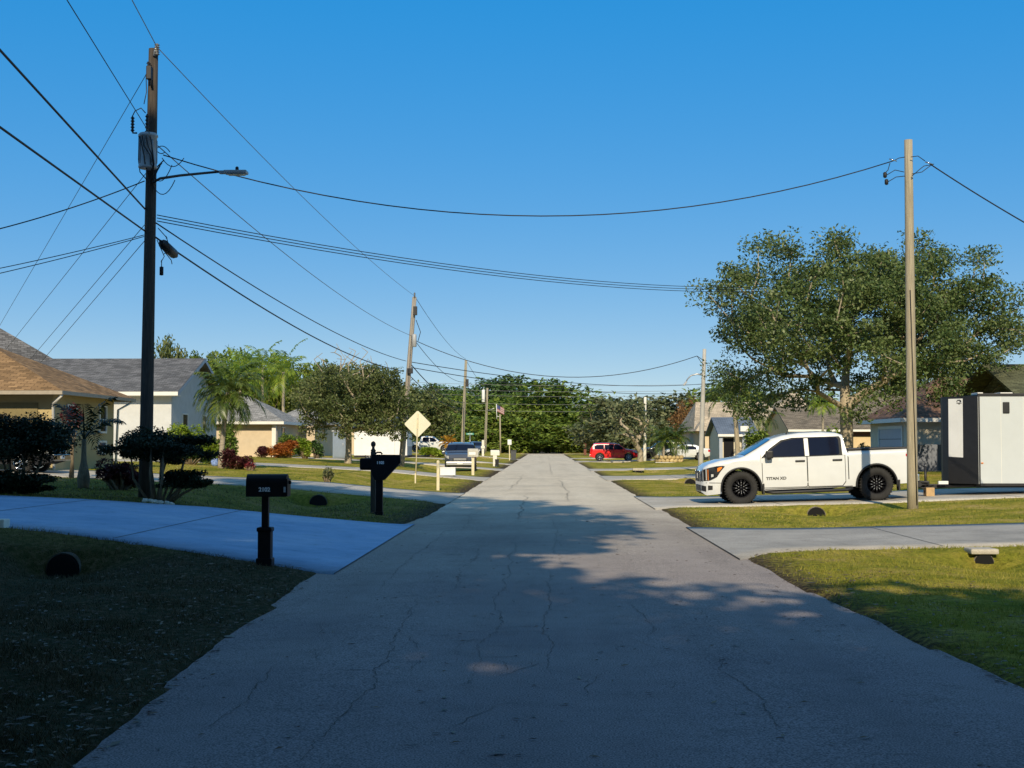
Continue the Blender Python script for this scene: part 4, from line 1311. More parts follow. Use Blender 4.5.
mb.build('lead', M['wire'], p2)
bushing(0, P(414.6, 298, 79.9) - b2, 0.3, 0.07, p2, 'insulator', 'wire_grey')

p3, b3, t3 = pole('pale wooden utility pole behind the grey parked car on the left', 462, 456, 466, 360, 147, 0.20, 0.13, 'wood_pole')
mb = MB(); mb.box(*(lambda q: (q.x - .05, q.x + .25, q.y - .3, q.y - .1, q.z - .4, q.z + .4))(P(466.3, 383, 146.8) - b3), bev=0.03); mb.build('fuse_bracket', M['black_plastic'], p3)
p4, b4, t4 = pole('pale wooden pole farthest along the left side with a small transformer', 485, 456, 487.3, 388, 205, 0.20, 0.15, 'wood_pole')
mb = MB(); q = P(483.4, 396, 204.7) - b4
mb.lathe([(0.2, -0.9), (0.24, -0.85), (0.24, 0.8), (0.2, 0.9)], q, n=12); mb.build('transformer', M['white_metal'], p4)
mb = MB(); q = P(483.3, 387, 204.7) - b4; mb.tube([q, q + Vector((0.1, 0, -0.5)), P(484, 391, 204.7) - b4], 0.05, 6); mb.build('bracket', M['steel'], p4); mb = MB()
mb.tube([P(486.5, 411, 204.9) - b4, P(494, 408.5, 204.2) - b4], 0.05, 6); mb.build('lamp_arm', M['steel'], p4)

# right side
r1, rb1, rt1 = pole('weathered wooden service pole on the right beside the trailer hitch', 912, 513, 908.3, 140, 34, 0.132, 0.098, 'wood_pole')
mb = MB()
g0 = P(917, 505, 33.86) - rb1; g1 = P(910.2, 290, 33.88) - rb1
mb.tube([g0, g0.lerp(g1, .5), g1], 0.012, 5)
mb.build('ground_wire', M['wire'], r1)
mb = MB()
for (pts_) in ([(905, 157), (899, 158), (893, 161), (886, 163)], [(905, 176), (896, 177), (886, 183)], [(904, 172), (895, 170), (885, 176)], [(912, 174), (922, 172), (930, 166), (934, 164)], [(911, 157), (918, 156), (925, 161)], [(890, 163), (888, 170), (884, 174)], [(912, 176), (919, 170), (924, 166), (930, 165)]):
    mb = MB(); mb.tube([P(x, y, 33.8) - rb1 for (x, y) in pts_], 0.010, 5); mb.build('service_lead', M['wire'], r1)
for (x, y) in ((885, 175), (886.5, 182)):
    q = P(x, y, 33.8) - rb1; mb = MB(); mb.lathe([(0.02, -0.07), (0.045, -0.05), (0.045, 0.05), (0.02, 0.07)], q, n=8); mb.build('connector', M['wire'], r1)
mb = MB()
for (x, y) in ((893, 160), (929, 163)):
    q = P(x, y, 33.8) - rb1; mb.tube([q - Vector((.09, 0, -.03)), q + Vector((.09, 0, -.03))], [0.02, 0.012], 6); mb.build('wedge_clamp', M['chrome'], r1); mb = MB()

r2, rb2, rt2 = pole('pale concrete street light pole behind the pickup nose', 700, 470, 704.5, 349, 80, 0.15, 0.10, 'concrete_pole', name='street_light_pole')
mb = MB()
mb.tube([P(x, y, 80) - rb2 for (x, y) in ((703.5, 375), (697, 374), (691, 375.5), (687.5, 379), (685.5, 383))], [0.05, 0.045, 0.04, 0.035, 0.03], 6)
mb.build('lamp_arm', M['steel'], r2)
mb = MB(); q = P(685, 383.5, 80) - rb2
mb.box(q.x - .14, q.x + .14, q.y - .1, q.y + .1, q.z - .06, q.z + .05, bev=.03, rot=Matrix.Rotation(R_(-50), 3, 'Y')); mb.build('lamp_head', M['grey_metal'], r2)
mb = MB()
for (x, y) in ((700, 361), (701, 365)):
    mb = MB(); mb.tube([P(697, 356, 79.9) - rb2, P(x, y - 3, 79.9) - rb2, P(704, y, 79.9) - rb2], 0.018, 5); mb.build('service_lead', M['wire'], r2)
r3, rb3, rt3 = pole('short white wooden post pole beside the red parked car', 644.5, 460, 645.2, 397, 128, 0.16, 0.12, 'white_dirty')

# thin flag post and flag far away
b_ = foot(500.5, 226)
fp = empty('flagpole', b_, 'thin pole with a small faded striped flag among the far trees', 'flagpole')
mb = MB(); mb.tube([Vector((0, 0, -.2)), P(500, 414, 226) - b_], [0.13, 0.11], 8)
mb.build('post', M['wood_pole'], fp)
mb = MB(); mb.tube([P(496.8, 419, 225.6) - b_, P(496.5, 404, 225.6) - b_], 0.06, 6)
mb.tube([P(496.8, 416, 225.6) - b_, P(500, 417, 226) - b_], 0.05, 6); mb.build('staff', M['white_metal'], fp)
mb = MB()
fa = P(496.6, 404.5, 225.6) - b_
M['flag_red'] = simple('faded_red_cloth', (0.30, 0.12, 0.11), 0.9); M['flag_white'] = simple('faded_white_cloth', (0.42, 0.36, 0.34), 0.9); M['flag_blue'] = simple('faded_blue_cloth', (0.05, 0.06, 0.16), 0.9)
for i in range(7):
    for j in range(6):
        y0 = -0.2 * i * 0.75 - 0.10 * j; x0 = 0.2 * j
        wv = lambda jj: 0.08 * math.sin(jj * 1.3)
        mb.face([fa + Vector((x0, wv(j), y0)), fa + Vector((x0 + .2, wv(j + 1), y0 - .10)), fa + Vector((x0 + .2, wv(j + 1), y0 - .25)), fa + Vector((x0, wv(j), y0 - .15))], 2 if (i < 4 and j < 3) else i % 2)
mb.build('flag', [M['flag_red'], M['flag_white'], M['flag_blue']], fp)


# --- wires
def along(a, b, e):
    return a + (b - a) * e


top1 = P(157, 47, 31.05)
w2top = P(414.6, 296, 79.9)
wire('high wire from the tall left pole top to the leaning pole top', top1, w2top, 0.35, 0.010, 'wire_grey')
wire('high wire from the tall left pole top running up over the camera', top1, P(132, 0, 27.0) + (P(132, 0, 27.0) - top1) * 3, 0.0, 0.010, 'wire_grey')
nz = P(152, 137, 31.1)
wire('second wire passing the transformer and running up over the camera', nz, P(67, 0, 22) + (P(67, 0, 22) - nz) * 1.5, 0.0, 0.009)
wire('second wire from the tall left pole to the leaning pole below its top', P(158, 146, 31.2), P(412, 336, 79.9), 0.5, 0.012, 'wire_grey')
# four thin wires down to the left
for (py0, x1, y1, r, lab) in ((73, 0, 325, 0.008, 'steep thin wire from near the tall pole top down to the left'), (172, 0, 357, 0.008, 'thin wire from the transformer height down to the left'), (222, 11, 382, 0.008, 'upper of two low thin wires falling left from the tall pole'), (238, 19, 388, 0.008, 'lower of two low thin wires falling left from the tall pole')):
    a = P(147, py0, 31.2); b_ = P(x1, y1, 60)
    wire(lab, a, a + (b_ - a) * 1.5, 0.0, r)
# thick telephone cables coming over the camera
for (py0, y1, Ye, r, lab) in ((209, 50, 19.5, 0.020, 'thick upper telephone cable from the left edge to the tall pole'), (231, 127, 19.5, 0.020, 'thick lower telephone cable from the left edge to the tall pole')):
    a = P(145, py0, 31.15); b_ = P(0, y1, Ye)
    wire(lab, a, a + (b_ - a) * 2.0, 0.0, r)
# house drops to the left
a = P(144.5, 181, 31.2); b_ = P(0, 222, 29); wire('service wire sloping gently left from below the transformer', a, a + (b_ - a) * 1.6, 0.15, 0.013)
for dy, lab in ((0, 'upper of two paired telephone drops going left'), (5, 'lower of two paired telephone drops going left')):
    a = P(144, 235 + dy * .3, 31.2); b_ = P(0, 266 + dy, 29); wire(lab, a, a + (b_ - a) * 1.6, 0.05, 0.009)
# across the road
wire('sagging service wire across the road from the tall left pole to the right service pole', P(163, 155, 31.0), P(893, 161, 33.8), 1.34, 0.014)
for dy, lab in ((-2, 'upper of three telephone lines crossing toward the oak'), (1, 'middle of three telephone lines crossing toward the oak'), (4, 'lower of three telephone lines crossing toward the oak')):
    wire(lab, P(157, 217 + dy, 31.2), P(850, 283 + dy * 0.7, 66), 0.8, 0.011)
wire('heavy wire from the right service pole to the right picture edge', P(930, 164, 33.8), P(930, 164, 33.8) + (P(1024, 217, 32.0) - P(930, 164, 33.8)) * 2.2, 0.12, 0.016)
# telephone cables along the left side
wire('upper telephone cable from the tall left pole to the leaning pole', P(156, 223, 31.3), P(406, 361, 79.8), 0.42, 0.017)
wire('lower telephone cable from the splice box to the leaning pole', P(155, 237, 31.3), P(404, 371, 79.8), 0.55, 0.022)
wire('high wire from the leaning pole to the pole behind the grey car', w2top, P(465.8, 359, 147), 0.5, 0.014)
wire('middle wire from the leaning pole to the pole behind the grey car', P(413, 338, 79.9), P(465, 382, 147), 0.7, 0.018)
wire('telephone cable from the leaning pole to the pole behind the grey car', P(409, 362, 79.9), P(464, 402, 147), 0.7, 0.030)
wire('lower telephone cable from the leaning pole to the pole behind the grey car', P(408, 374, 79.9), P(463.5, 408, 147), 0.6, 0.024)
wire('long sagging wire across the road from the leaning pole to the concrete pole', P(414, 340, 80), P(697, 356, 79.9), 1.62, 0.020)
for k_, dy in enumerate((0, 9)):
    wire(['upper', 'lower'][k_] + ' faint telephone line crossing from the leaning pole toward the far right', P(411, 362 + dy * 0.6, 80), P(760, 376 + dy, 150), 1.2, 0.022)
wire('wire from the pole behind the grey car to the farthest left pole', P(466, 360, 147), P(487, 388, 205), 0.4, 0.02)
wire('lower wire from the pole behind the grey car to the farthest left pole', P(465, 383, 147), P(486.5, 400, 205), 0.5, 0.025)
for k_, (y, lab) in enumerate(((384, 'highest'), (390, 'second highest'), (395, 'middle'), (403, 'second lowest'), (410, 'lowest'))):
    a = P(380, y - 3, 243.5); b_ = P(820, y - 4, 243.5)
    wire(lab + ' of the parallel wires along the cross street', a, b_, 0.9, 0.028, 'wire_grey', 'wires along the cross street')
# ------------------------------------------------------------------ lettering
def lettering(name, s, size, m, parent, mat4, align='LEFT', depth=0.002):
    cu = bpy.data.curves.new(name, 'FONT')
    cu.body = s; cu.size = size; cu.offset = size * 0.035; cu.extrude = depth; cu.align_x = align; cu.align_y = 'BOTTOM'
    tmp = bpy.data.objects.new(name, cu)
    COL.objects.link(tmp)
    dg = bpy.context.evaluated_depsgraph_get(); dg.update()
    me = bpy.data.meshes.new_from_object(tmp.evaluated_get(dg))
    bpy.data.objects.remove(tmp); bpy.data.curves.remove(cu)
    me.name = name
    me.materials.clear(); me.materials.append(m)
    me.transform(mat4)
    o = bpy.data.objects.new(name, me)
    COL.objects.link(o); o.parent = parent
    return o


# ------------------------------------------------------------------ vehicles
class Veh:
    """body as a skin of cross sections along x (front +x); doors, panes and lamps are skins laid on the same side surface"""

    def __init__(s, L, top, bot, plan, belt, tumble, wheels):
        s.L = L; s.top = np.array(top); s.bot = np.array(bot); s.plan = np.array(plan); s.belt = np.array(belt); s.tumble = tumble; s.wheels = wheels

    def zt(s, x): return float(np.interp(x, s.top[:, 0], s.top[:, 1]))
    def w(s, x): return float(np.interp(x, s.plan[:, 0], s.plan[:, 1]))

    def zb(s, x):
        z = float(np.interp(x, s.bot[:, 0], s.bot[:, 1]))
        for (xc, zc, R, Ra) in s.wheels:
            if abs(x - xc) < Ra:
                z = max(z, zc + math.sqrt(Ra * Ra - (x - xc) ** 2))
        return z

    def y(s, x, z):
        w = s.w(x); b_ = float(np.interp(x, s.belt[:, 0], s.belt[:, 1]))
        if z > b_:
            return w - s.tumble * (z - b_) - 0.10 * s.tumble * 0
        u = (z - (b_ * 0.72)) / b_
        return w - 0.10 * u * u - (0.06 * max(0, 0.5 - z) / 0.25 if z < 0.5 else 0)

    def body(s, name, mats, parent):
        xs = set(np.linspace(-s.L / 2, s.L / 2, 100).round(4))
        for (xc, zc, R, Ra) in s.wheels:
            for a in np.linspace(0, PI, 25):
                xs.add(round(xc + Ra * math.cos(a), 4))
            xs.add(round(xc - Ra - 0.002, 4)); xs.add(round(xc + Ra + 0.002, 4))
        for p in s.top: xs.add(round(float(p[0]), 4))
        xs = np.array(sorted(x for x in xs if -s.L / 2 <= x <= s.L / 2))
        V = []; n = None
        for x in xs:
            zb, zt = s.zb(x), s.zt(x)
            rc = min(0.11, (zt - zb) * 0.3)
            sec = []
            for k in range(9):
                z = zb + (zt - rc - zb) * k / 8
                sec.append((s.y(x, z), z))
            y0 = sec[-1][0]
            for a in (25, 50, 75, 90):
                sec.append((y0 - rc * (1 - math.cos(R_(a))), zt - rc + rc * math.sin(R_(a))))
            y1 = sec[-1][0]
            for t in (0.66, 0.33, 0.0):
                sec.append((y1 * t, zt + 0.03 * (1 - t * t)))
            full = [(y, z) for y, z in sec] + [(-y, z) for y, z in sec[-2::-1]]
            n = len(full)
            V.append([(x, y, z) for y, z in full])
        mb = MB()
        flat = [p for r in V for p in r]
        F = []
        for i in range(len(xs) - 1):
            for j in range(n - 1):
                F.append((i * n + j, (i + 1) * n + j, (i + 1) * n + j + 1, i * n + j + 1))
        mb.add(flat, F, 0, True)
        U = [(i * n + n - 1, (i + 1) * n + n - 1, (i + 1) * n, i * n) for i in range(len(xs) - 1)]
        mb.add(flat, U, 1, False)
        mb.face(V[0][::-1], 0); mb.face(V[-1], 0)
        o = mb.build(name, mats, parent)
        return o

    def skin(s, name, m, parent, st, off, sides=(1, -1), nz=5, sub=5):
        """patch on the flank. st: [(x, zlow, zhigh)...] front to back or reverse"""
        out = []
        xs = [a[0] for a in st]
        X = []
        for i in range(len(st) - 1):
            X += list(np.linspace(xs[i], xs[i + 1], sub, endpoint=False))
        X.append(xs[-1])
        order = np.argsort(xs)
        xo = np.array(xs)[order]; lo = np.array([a[1] for a in st])[order]; hi = np.array([a[2] for a in st])[order]
        for sgn in sides:
            mb = MB(); V = []
            for x in X:
                a, b_ = np.interp(x, xo, lo), np.interp(x, xo, hi)
                for k in range(nz + 1):
                    z = a + (b_ - a) * k / nz
                    V.append((x, sgn * (s.y(x, z) + off), z))
            F = [(i * (nz + 1) + k, (i + 1) * (nz + 1) + k, (i + 1) * (nz + 1) + k + 1, i * (nz + 1) + k + 1) for i in range(len(X) - 1) for k in range(nz)]
            if (xs[-1] > xs[0]) == (sgn > 0):
                F = [f[::-1] for f in F]
            mb.add(V, F, 0, True)
            out.append(mb.build(name, m, parent))
        return out

    def slope(s, name, m, parent, x0, x1, margin=0.14, off=0.006, ny=8, nx_=6):
        """glass laid on the top skin between two stations (windscreen, rear window)"""
        V = []
        for i in range(nx_ + 1):
            x = x0 + (x1 - x0) * i / nx_
            zt = s.zt(x)
            rc = 0.11
            y1 = s.y(x, zt - rc) - margin
            dz = (s.zt(x + 0.02) - s.zt(x - 0.02)) / 0.04
            nrm = Vector((-dz, 0, 1)).normalized()
            for j in range(ny + 1):
                t = -1 + 2 * j / ny
                z = zt + 0.03 * (1 - t * t) + off * nrm.z + 0.004
                V.append((x + off * nrm.x, y1 * t, z))
        F = [(i * (ny + 1) + j, (i + 1) * (ny + 1) + j, (i + 1) * (ny + 1) + j + 1, i * (ny + 1) + j + 1) for i in range(nx_) for j in range(ny)]
        mb = MB(); mb.add(V, F, 0, True)
        return mb.build(name, m, parent)


def wheel(parent, x, y, z, R, wd, rim_m, spokes=10, rim_r=0.62, detail=True):
    sgn = 1 if y > 0 else -1
    o = empty('wheel', (x, y, z), None, None)
    o.parent = parent
    mb = MB()
    h = wd / 2
    mb.lathe([(R * rim_r, -h * .9), (R * .90, -h), (R * .975, -h * .85), (R, -h * .55), (R, h * .55), (R * .975, h * .85), (R * .90, h), (R * rim_r, h * .9)], (0, 0, 0), 'Y', 32, close=True)
    if detail:
        for i in range(36):
            a = 2 * PI * i / 36
            c_ = Vector((math.cos(a) * R * 0.992, 0, math.sin(a) * R * 0.992))
            mb.box(c_.x - .02, c_.x + .02, -h * .85, h * .85, c_.z - .012, c_.z + .012, rot=Matrix.Rotation(-a, 3, 'Y'))
    mb.build('tyre', M['rubber'], o)
    mb = MB()
    rr_ = R * rim_r
    mb.lathe([(rr_ + .004, -h * .85), (rr_ + .004, h * .85), (rr_ * .93, h * .9), (rr_ * .90, h * .3), (rr_ * .90, -h * .85)], (0, 0, 0), 'Y', 32) if sgn > 0 else mb.lathe([(rr_ + .004, h * .85), (rr_ + .004, -h * .85), (rr_ * .93, -h * .9), (rr_ * .90, -h * .3), (rr_ * .90, h * .85)], (0, 0, 0), 'Y', 32)
    for i in range(spokes):
        a = 2 * PI * i / spokes
        for da in (-0.09, 0.09) if detail else (0,):
            mb.tube([(rr_ * .18 * math.cos(a), sgn * h * .55, rr_ * .18 * math.sin(a)), (rr_ * .93 * math.cos(a + da), sgn * h * .72, rr_ * .93 * math.sin(a + da))], rr_ * .05, 5)
    mb.lathe([(rr_ * .22, sgn * h * .3), (rr_ * .22, sgn * h * .6), (rr_ * .12, sgn * h * .75), (0.0001, sgn * h * .76)], (0, 0, 0), 'Y', 14)
    if detail:
        for i in range(6):
            a = 2 * PI * (i + .5) / 6
            mb.lathe([(.011, sgn * h * .5), (.011, sgn * h * .74)], (rr_ * .30 * math.cos(a), 0, rr_ * .30 * math.sin(a)), 'Y', 6, m=1)
        for i in range(spokes):
            a = 2 * PI * i / spokes
            mb.tube([(rr_ * .42 * math.cos(a), sgn * (h * .60 + rr_ * .05), rr_ * .42 * math.sin(a)), (rr_ * .62 * math.cos(a + .03), sgn * (h * .635 + rr_ * .05), rr_ * .62 * math.sin(a + .03))], .006, 4, m=1)
    mb.build('rim', [rim_m, M['steel']], o)
    return o


def mirror_(parent, x, y, z, m, s=1.0):
    mb = MB()
    mb.box(x - .10 * s, x + .10 * s, y - .10 * s, y + .12 * s, z - .02, z + .20 * s, bev=.035 * s)
    mb.box(x - .04, x + .04, y - (0.12 if y > 0 else -0.02), y + (0.02 if y > 0 else 0.12), z - .05, z + .03, bev=.01)
    return mb.build('mirror', m, parent)


# --- the white pickup
M['trailer_white'] = simple('trailer_white_paint', (0.50, 0.53, 0.54), 0.4, var=0.04, scale=1.5)
M['white_paint'] = paint('white_car_paint', (0.64, 0.65, 0.65), 0.3, 1.0)
M['red_paint'] = paint('red_car_paint', (0.70, 0.012, 0.012), 0.3, 1.0)
M['grey_paint'] = paint('blue_grey_car_paint', (0.055, 0.065, 0.09), 0.28, 1.0)
M['dark_paint'] = paint('dark_car_paint', (0.012, 0.013, 0.018), 0.28, 1.0)
M['under'] = simple('dark_underbody', (0.01, 0.01, 0.01), 0.9)
M['seam'] = simple('dark_panel_gap', (0.03, 0.03, 0.03), 0.8)

tx = (P(695, 444, 39.2).x + P(909, 444, 39.2).x) / 2
tw = empty('pickup_truck', (tx, 39.52, 0.068), 'white crew cab pickup with black wheels parked beside the wooden service pole', 'pickup truck', rz=PI, ry=0)
tw.rotation_euler = (0, R_(1.75), PI)
TOP = [(-2.95, 1.36), (-2.9, 1.39), (-1.16, 1.36), (-1.13, 1.39), (-1.05, 1.80), (-0.9, 1.86), (-0.5, 1.895), (0.1, 1.89), (0.55, 1.835), (0.86, 1.75), (1.30, 1.49), (1.66, 1.295), (1.75, 1.265), (2.3, 1.20), (2.7, 1.11), (2.86, 1.03), (2.95, 0.90)]
BOT = [(-2.95, 0.55), (-2.75, 0.45), (-2.3, 0.43), (-1.3, 0.40), (1.0, 0.37), (2.35, 0.30), (2.8, 0.27), (2.95, 0.36)]
PLAN = [(-2.95, 0.96), (-2.8, 1.0), (0, 1.01), (2.0, 1.0), (2.5, 0.965), (2.75, 0.90), (2.88, 0.82), (2.95, 0.72)]
BELT = [(-2.95, 1.3), (-1.1, 1.24), (1.2, 1.18), (2.95, 1.1)]
tk = Veh(5.9, TOP, BOT, PLAN, BELT, 0.30, [(1.74, 0.44, 0.445, 0.525), (-1.90, 0.44, 0.445, 0.535)])
tk.body('body', [M['white_paint'], M['under']], tw)
for (x, R) in ((1.74, 0.445), (-1.90, 0.445)):
    for sg in (1, -1):
        wheel(tw, x, sg * 0.86, 0.445, 0.445, 0.29, M['black_paint'], 12, 0.60)
        fl = MB()
        pts = [(x + 0.545 * math.cos(a), sg * (tk.y(x, 0.7) + 0.012), 0.44 + 0.545 * math.sin(a)) for a in np.linspace(R_(-8), R_(188), 25)]
        fl.tube(pts, 0.026, 6)
        fl.build('fender_flare', M['black_plastic'], tw)
        mf = MB(); mf.box(x - 0.62, x - 0.57, sg * 0.9 - .12, sg * 0.9 + .12, 0.26, 0.55, bev=.01); mf.build('mud_flap', M['black_plastic'], tw)
hb = 1.745
# doors with their gaps, handles, panes
for sg in (1, -1):
    for (st, hx, nm) in (([(1.155, 0.47, 1.235), (1.12, 0.44, 1.245), (0.0, 0.44, 1.24), (-0.035, 0.46, 1.24)], 0.14, 'front'), ([(-0.065, 0.46, 1.24), (-0.10, 0.44, 1.24), (-0.98, 0.44, 1.25), (-1.06, 0.55, 1.25)], -0.86, 'rear')):
        tk.skin('door_gap', M['seam'], tw, [(a[0] + (0.016 if a[0] > np.mean([q[0] for q in st]) else -0.016), a[1] - .014, a[2] + 0.005) for a in st], 0.003, (sg,))
        d = tk.skin('door', M['white_paint'], tw, st, 0.007, (sg,))[0]
        yh = tk.y(hx, 1.14)
        mb = MB(); mb.box(hx - .13, hx + .13, sg * (yh + .018) - .02, sg * (yh + .018) + .02, 1.105, 1.155, bev=.014); mb.build('handle', M['black_plastic'], d)
    tk.skin('window_frame', M['seam'], tw, [(1.16, 1.235, 1.265), (0.95, 1.235, 1.48), (0.62, 1.235, 1.705), (0.3, 1.235, hb + .02), (-0.95, 1.245, hb + .02), (-1.0, 1.25, 1.70)], 0.006, (sg,))
    tk.skin('side_window', M['glass'], tw, [(1.09, 1.262, 1.275), (0.90, 1.262, 1.45), (0.58, 1.262, 1.665), (0.3, 1.262, hb - .02), (0.02, 1.262, hb)], 0.011, (sg,))
    tk.skin('side_window', M['glass'], tw, [(-0.13, 1.268, hb), (-0.88, 1.272, hb - .005), (-0.925, 1.30, 1.68)], 0.011, (sg,))
    tk.skin('door_pillar', M['white_metal'], tw, [(0.0, 1.262, hb - .01), (-0.11, 1.262, hb - .01)], 0.013, (sg,))
    # bed seam, body crease, sill step
    tk.skin('bed_gap', M['seam'], tw, [(-1.14, 0.60, 1.36), (-1.165, 0.60, 1.36)], 0.003, (sg,))
    tk.skin('rocker_shadow_line', M['seam'], tw, [(1.1, 0.385, 0.405), (-1.25, 0.405, 0.425)], 0.004, (sg,))
    # headlamp: smoked housing, chrome blades, amber corner
    hl = tk.skin('headlight', M['lamp_dark'], tw, [(2.885, 0.66, 0.97), (2.66, 0.67, 1.02), (2.42, 0.76, 1.055), (2.22, 0.98, 1.06), (2.17, 1.035, 1.05)], 0.006, (sg,), sub=8)[0]
    tk.skin('amber_marker', M['amber'], hl, [(2.40, 0.90, 1.0), (2.32, 0.93, 1.025), (2.24, 1.0, 1.035)], 0.011, (sg,), sub=4)
    tk.skin('chrome_blade', M['lamp_glass'], hl, [(2.80, 0.68, 0.985), (2.77, 0.68, 0.985)], 0.011, (sg,), sub=3)
    tk.skin('lamp_blade', M['amber'], hl, [(2.735, 0.68, 0.97), (2.715, 0.68, 0.97)], 0.011, (sg,), sub=3)
    tk.skin('lamp_lens', M['lamp_glass'], hl, [(2.62, 0.76, 0.84), (2.54, 0.78, 0.84)], 0.011, (sg,), sub=3)
    tk.skin('fog_lamp', M['lamp_dark'], tw, [(2.74, 0.41, 0.54), (2.58, 0.42, 0.53)], 0.006, (sg,))
    tk.skin('bumper_gap', M['seam'], tw, [(2.93, 0.605, 0.625), (2.25, 0.59, 0.605)], 0.004, (sg,))
    tk.skin('lower_intake', M['black_plastic'], tw, [(2.949, 0.40, 0.55), (2.80, 0.37, 0.52)], 0.006, (sg,))
    tk.skin('grille_side', M['black_plastic'], tw, [(2.949, 0.66, 0.9), (2.90, 0.64, 1.0)], 0.007, (sg,))
    tk.skin('tail_light', M['red_lens'], tw, [(-2.949, 0.83, 1.22), (-2.86, 0.98, 1.23), (-2.70, 1.19, 1.24)], 0.006, (sg,))
    mb = MB(); mb.tube([(1.1, sg * 0.95, 0.33), (0.9, sg * 1.01, 0.30), (-1.1, sg * 1.01, 0.32), (-1.25, sg * 0.95, 0.36)], 0.04, 8); mb.build('step_bar', M['black_plastic'], tw)
    mirror_(tw, 0.98, sg * 1.13, 1.24, M['black_plastic'], 0.95)
tk.slope('windscreen', M['glass_blue'], tw, 0.90, 1.62, 0.04)
tk.slope('rear_window', M['glass'], tw, -1.065, -1.125, 0.10)
mb = MB(); mb.box(2.945, 2.965, -0.62, 0.62, 0.64, 0.93, bev=.008); gr = mb.build('grille', M['black_plastic'], tw)
mb = MB(); mb.box(2.96, 2.975, -0.6, -0.56, 0.64, 0.93, bev=.004); mb.box(2.96, 2.975, 0.56, 0.6, 0.64, 0.93, bev=.004); mb.box(2.96, 2.98, -0.12, 0.12, 0.72, 0.88, bev=.01); mb.build('grille_trim', M['chrome'], gr)
mb = MB(); mb.box(2.94, 2.97, -0.5, 0.5, 0.39, 0.55, bev=.01); mb.build('lower_intake', M['black_plastic'], tw)
mb = MB(); mb.box(-2.93, -1.17, -0.86, 0.86, 1.395, 1.425, bev=.01); mb.build('bed_cover', M['black_plastic'], tw)
for sg in (1, -1):
    mb = MB(); mb.box(-2.94, -1.17, sg * .93 - .04, sg * .93 + .04, 1.385, 1.415, bev=.01); mb.build('bed_rail_cap', M['black_plastic'], tw)
mb = MB(); mb.box(-3.06, -2.94, -0.95, 0.95, 0.50, 0.68, bev=.03); mb.build('rear_bumper', M['chrome'], tw)
mb = MB(); mb.box(-2.962, -2.945, -0.75, 0.75, 0.75, 1.33, bev=.006); mb.build('tailgate', M['white_paint'], tw)
mb = MB()
for x in (1.2, -1.2): mb.box(x - .05, x + .05, -.75, .75, .36, .42)
for y in (-.45, .45): mb.box(-2.6, 2.4, y - .05, y + .05, .40, .52)
mb.tube([(-1.9, -.8, .445), (-1.9, .8, .445)], .06, 8); mb.tube([(1.74, -.8, .445), (1.74, .8, .445)], .05, 8)
mb.build('chassis', M['under'], tw)
mb = MB(); mb.tube([(0.45, 0.72, 1.86), (0.40, 0.72, 1.93)], 0.015, 6); mb.build('antenna', M['black_plastic'], tw)
# lettering on the driver door (reads left to right seen from the left flank)
yl = tk.y(0.8, 0.62) + 0.012
lettering('door_lettering', 'TITAN XD', 0.105, M['badge'], tw, Matrix.Translation((1.07, yl, 0.625)) @ Matrix(((-1, 0, 0, 0), (0, 0, 1, 0), (0, 1, 0, 0), (0, 0, 0, 1))) @ Matrix.Scale(1.12, 4, (1, 0, 0)))

for ch in tw.children:                      # short front overhang
    if ch.type == 'MESH':
        for v_ in ch.data.vertices:
            if v_.co.x > 2.27: v_.co.x = 2.27 + (v_.co.x - 2.27) * 0.76
        for c2 in ch.children:
            for v_ in c2.data.vertices:
                if v_.co.x > 2.27: v_.co.x = 2.27 + (v_.co.x - 2.27) * 0.76


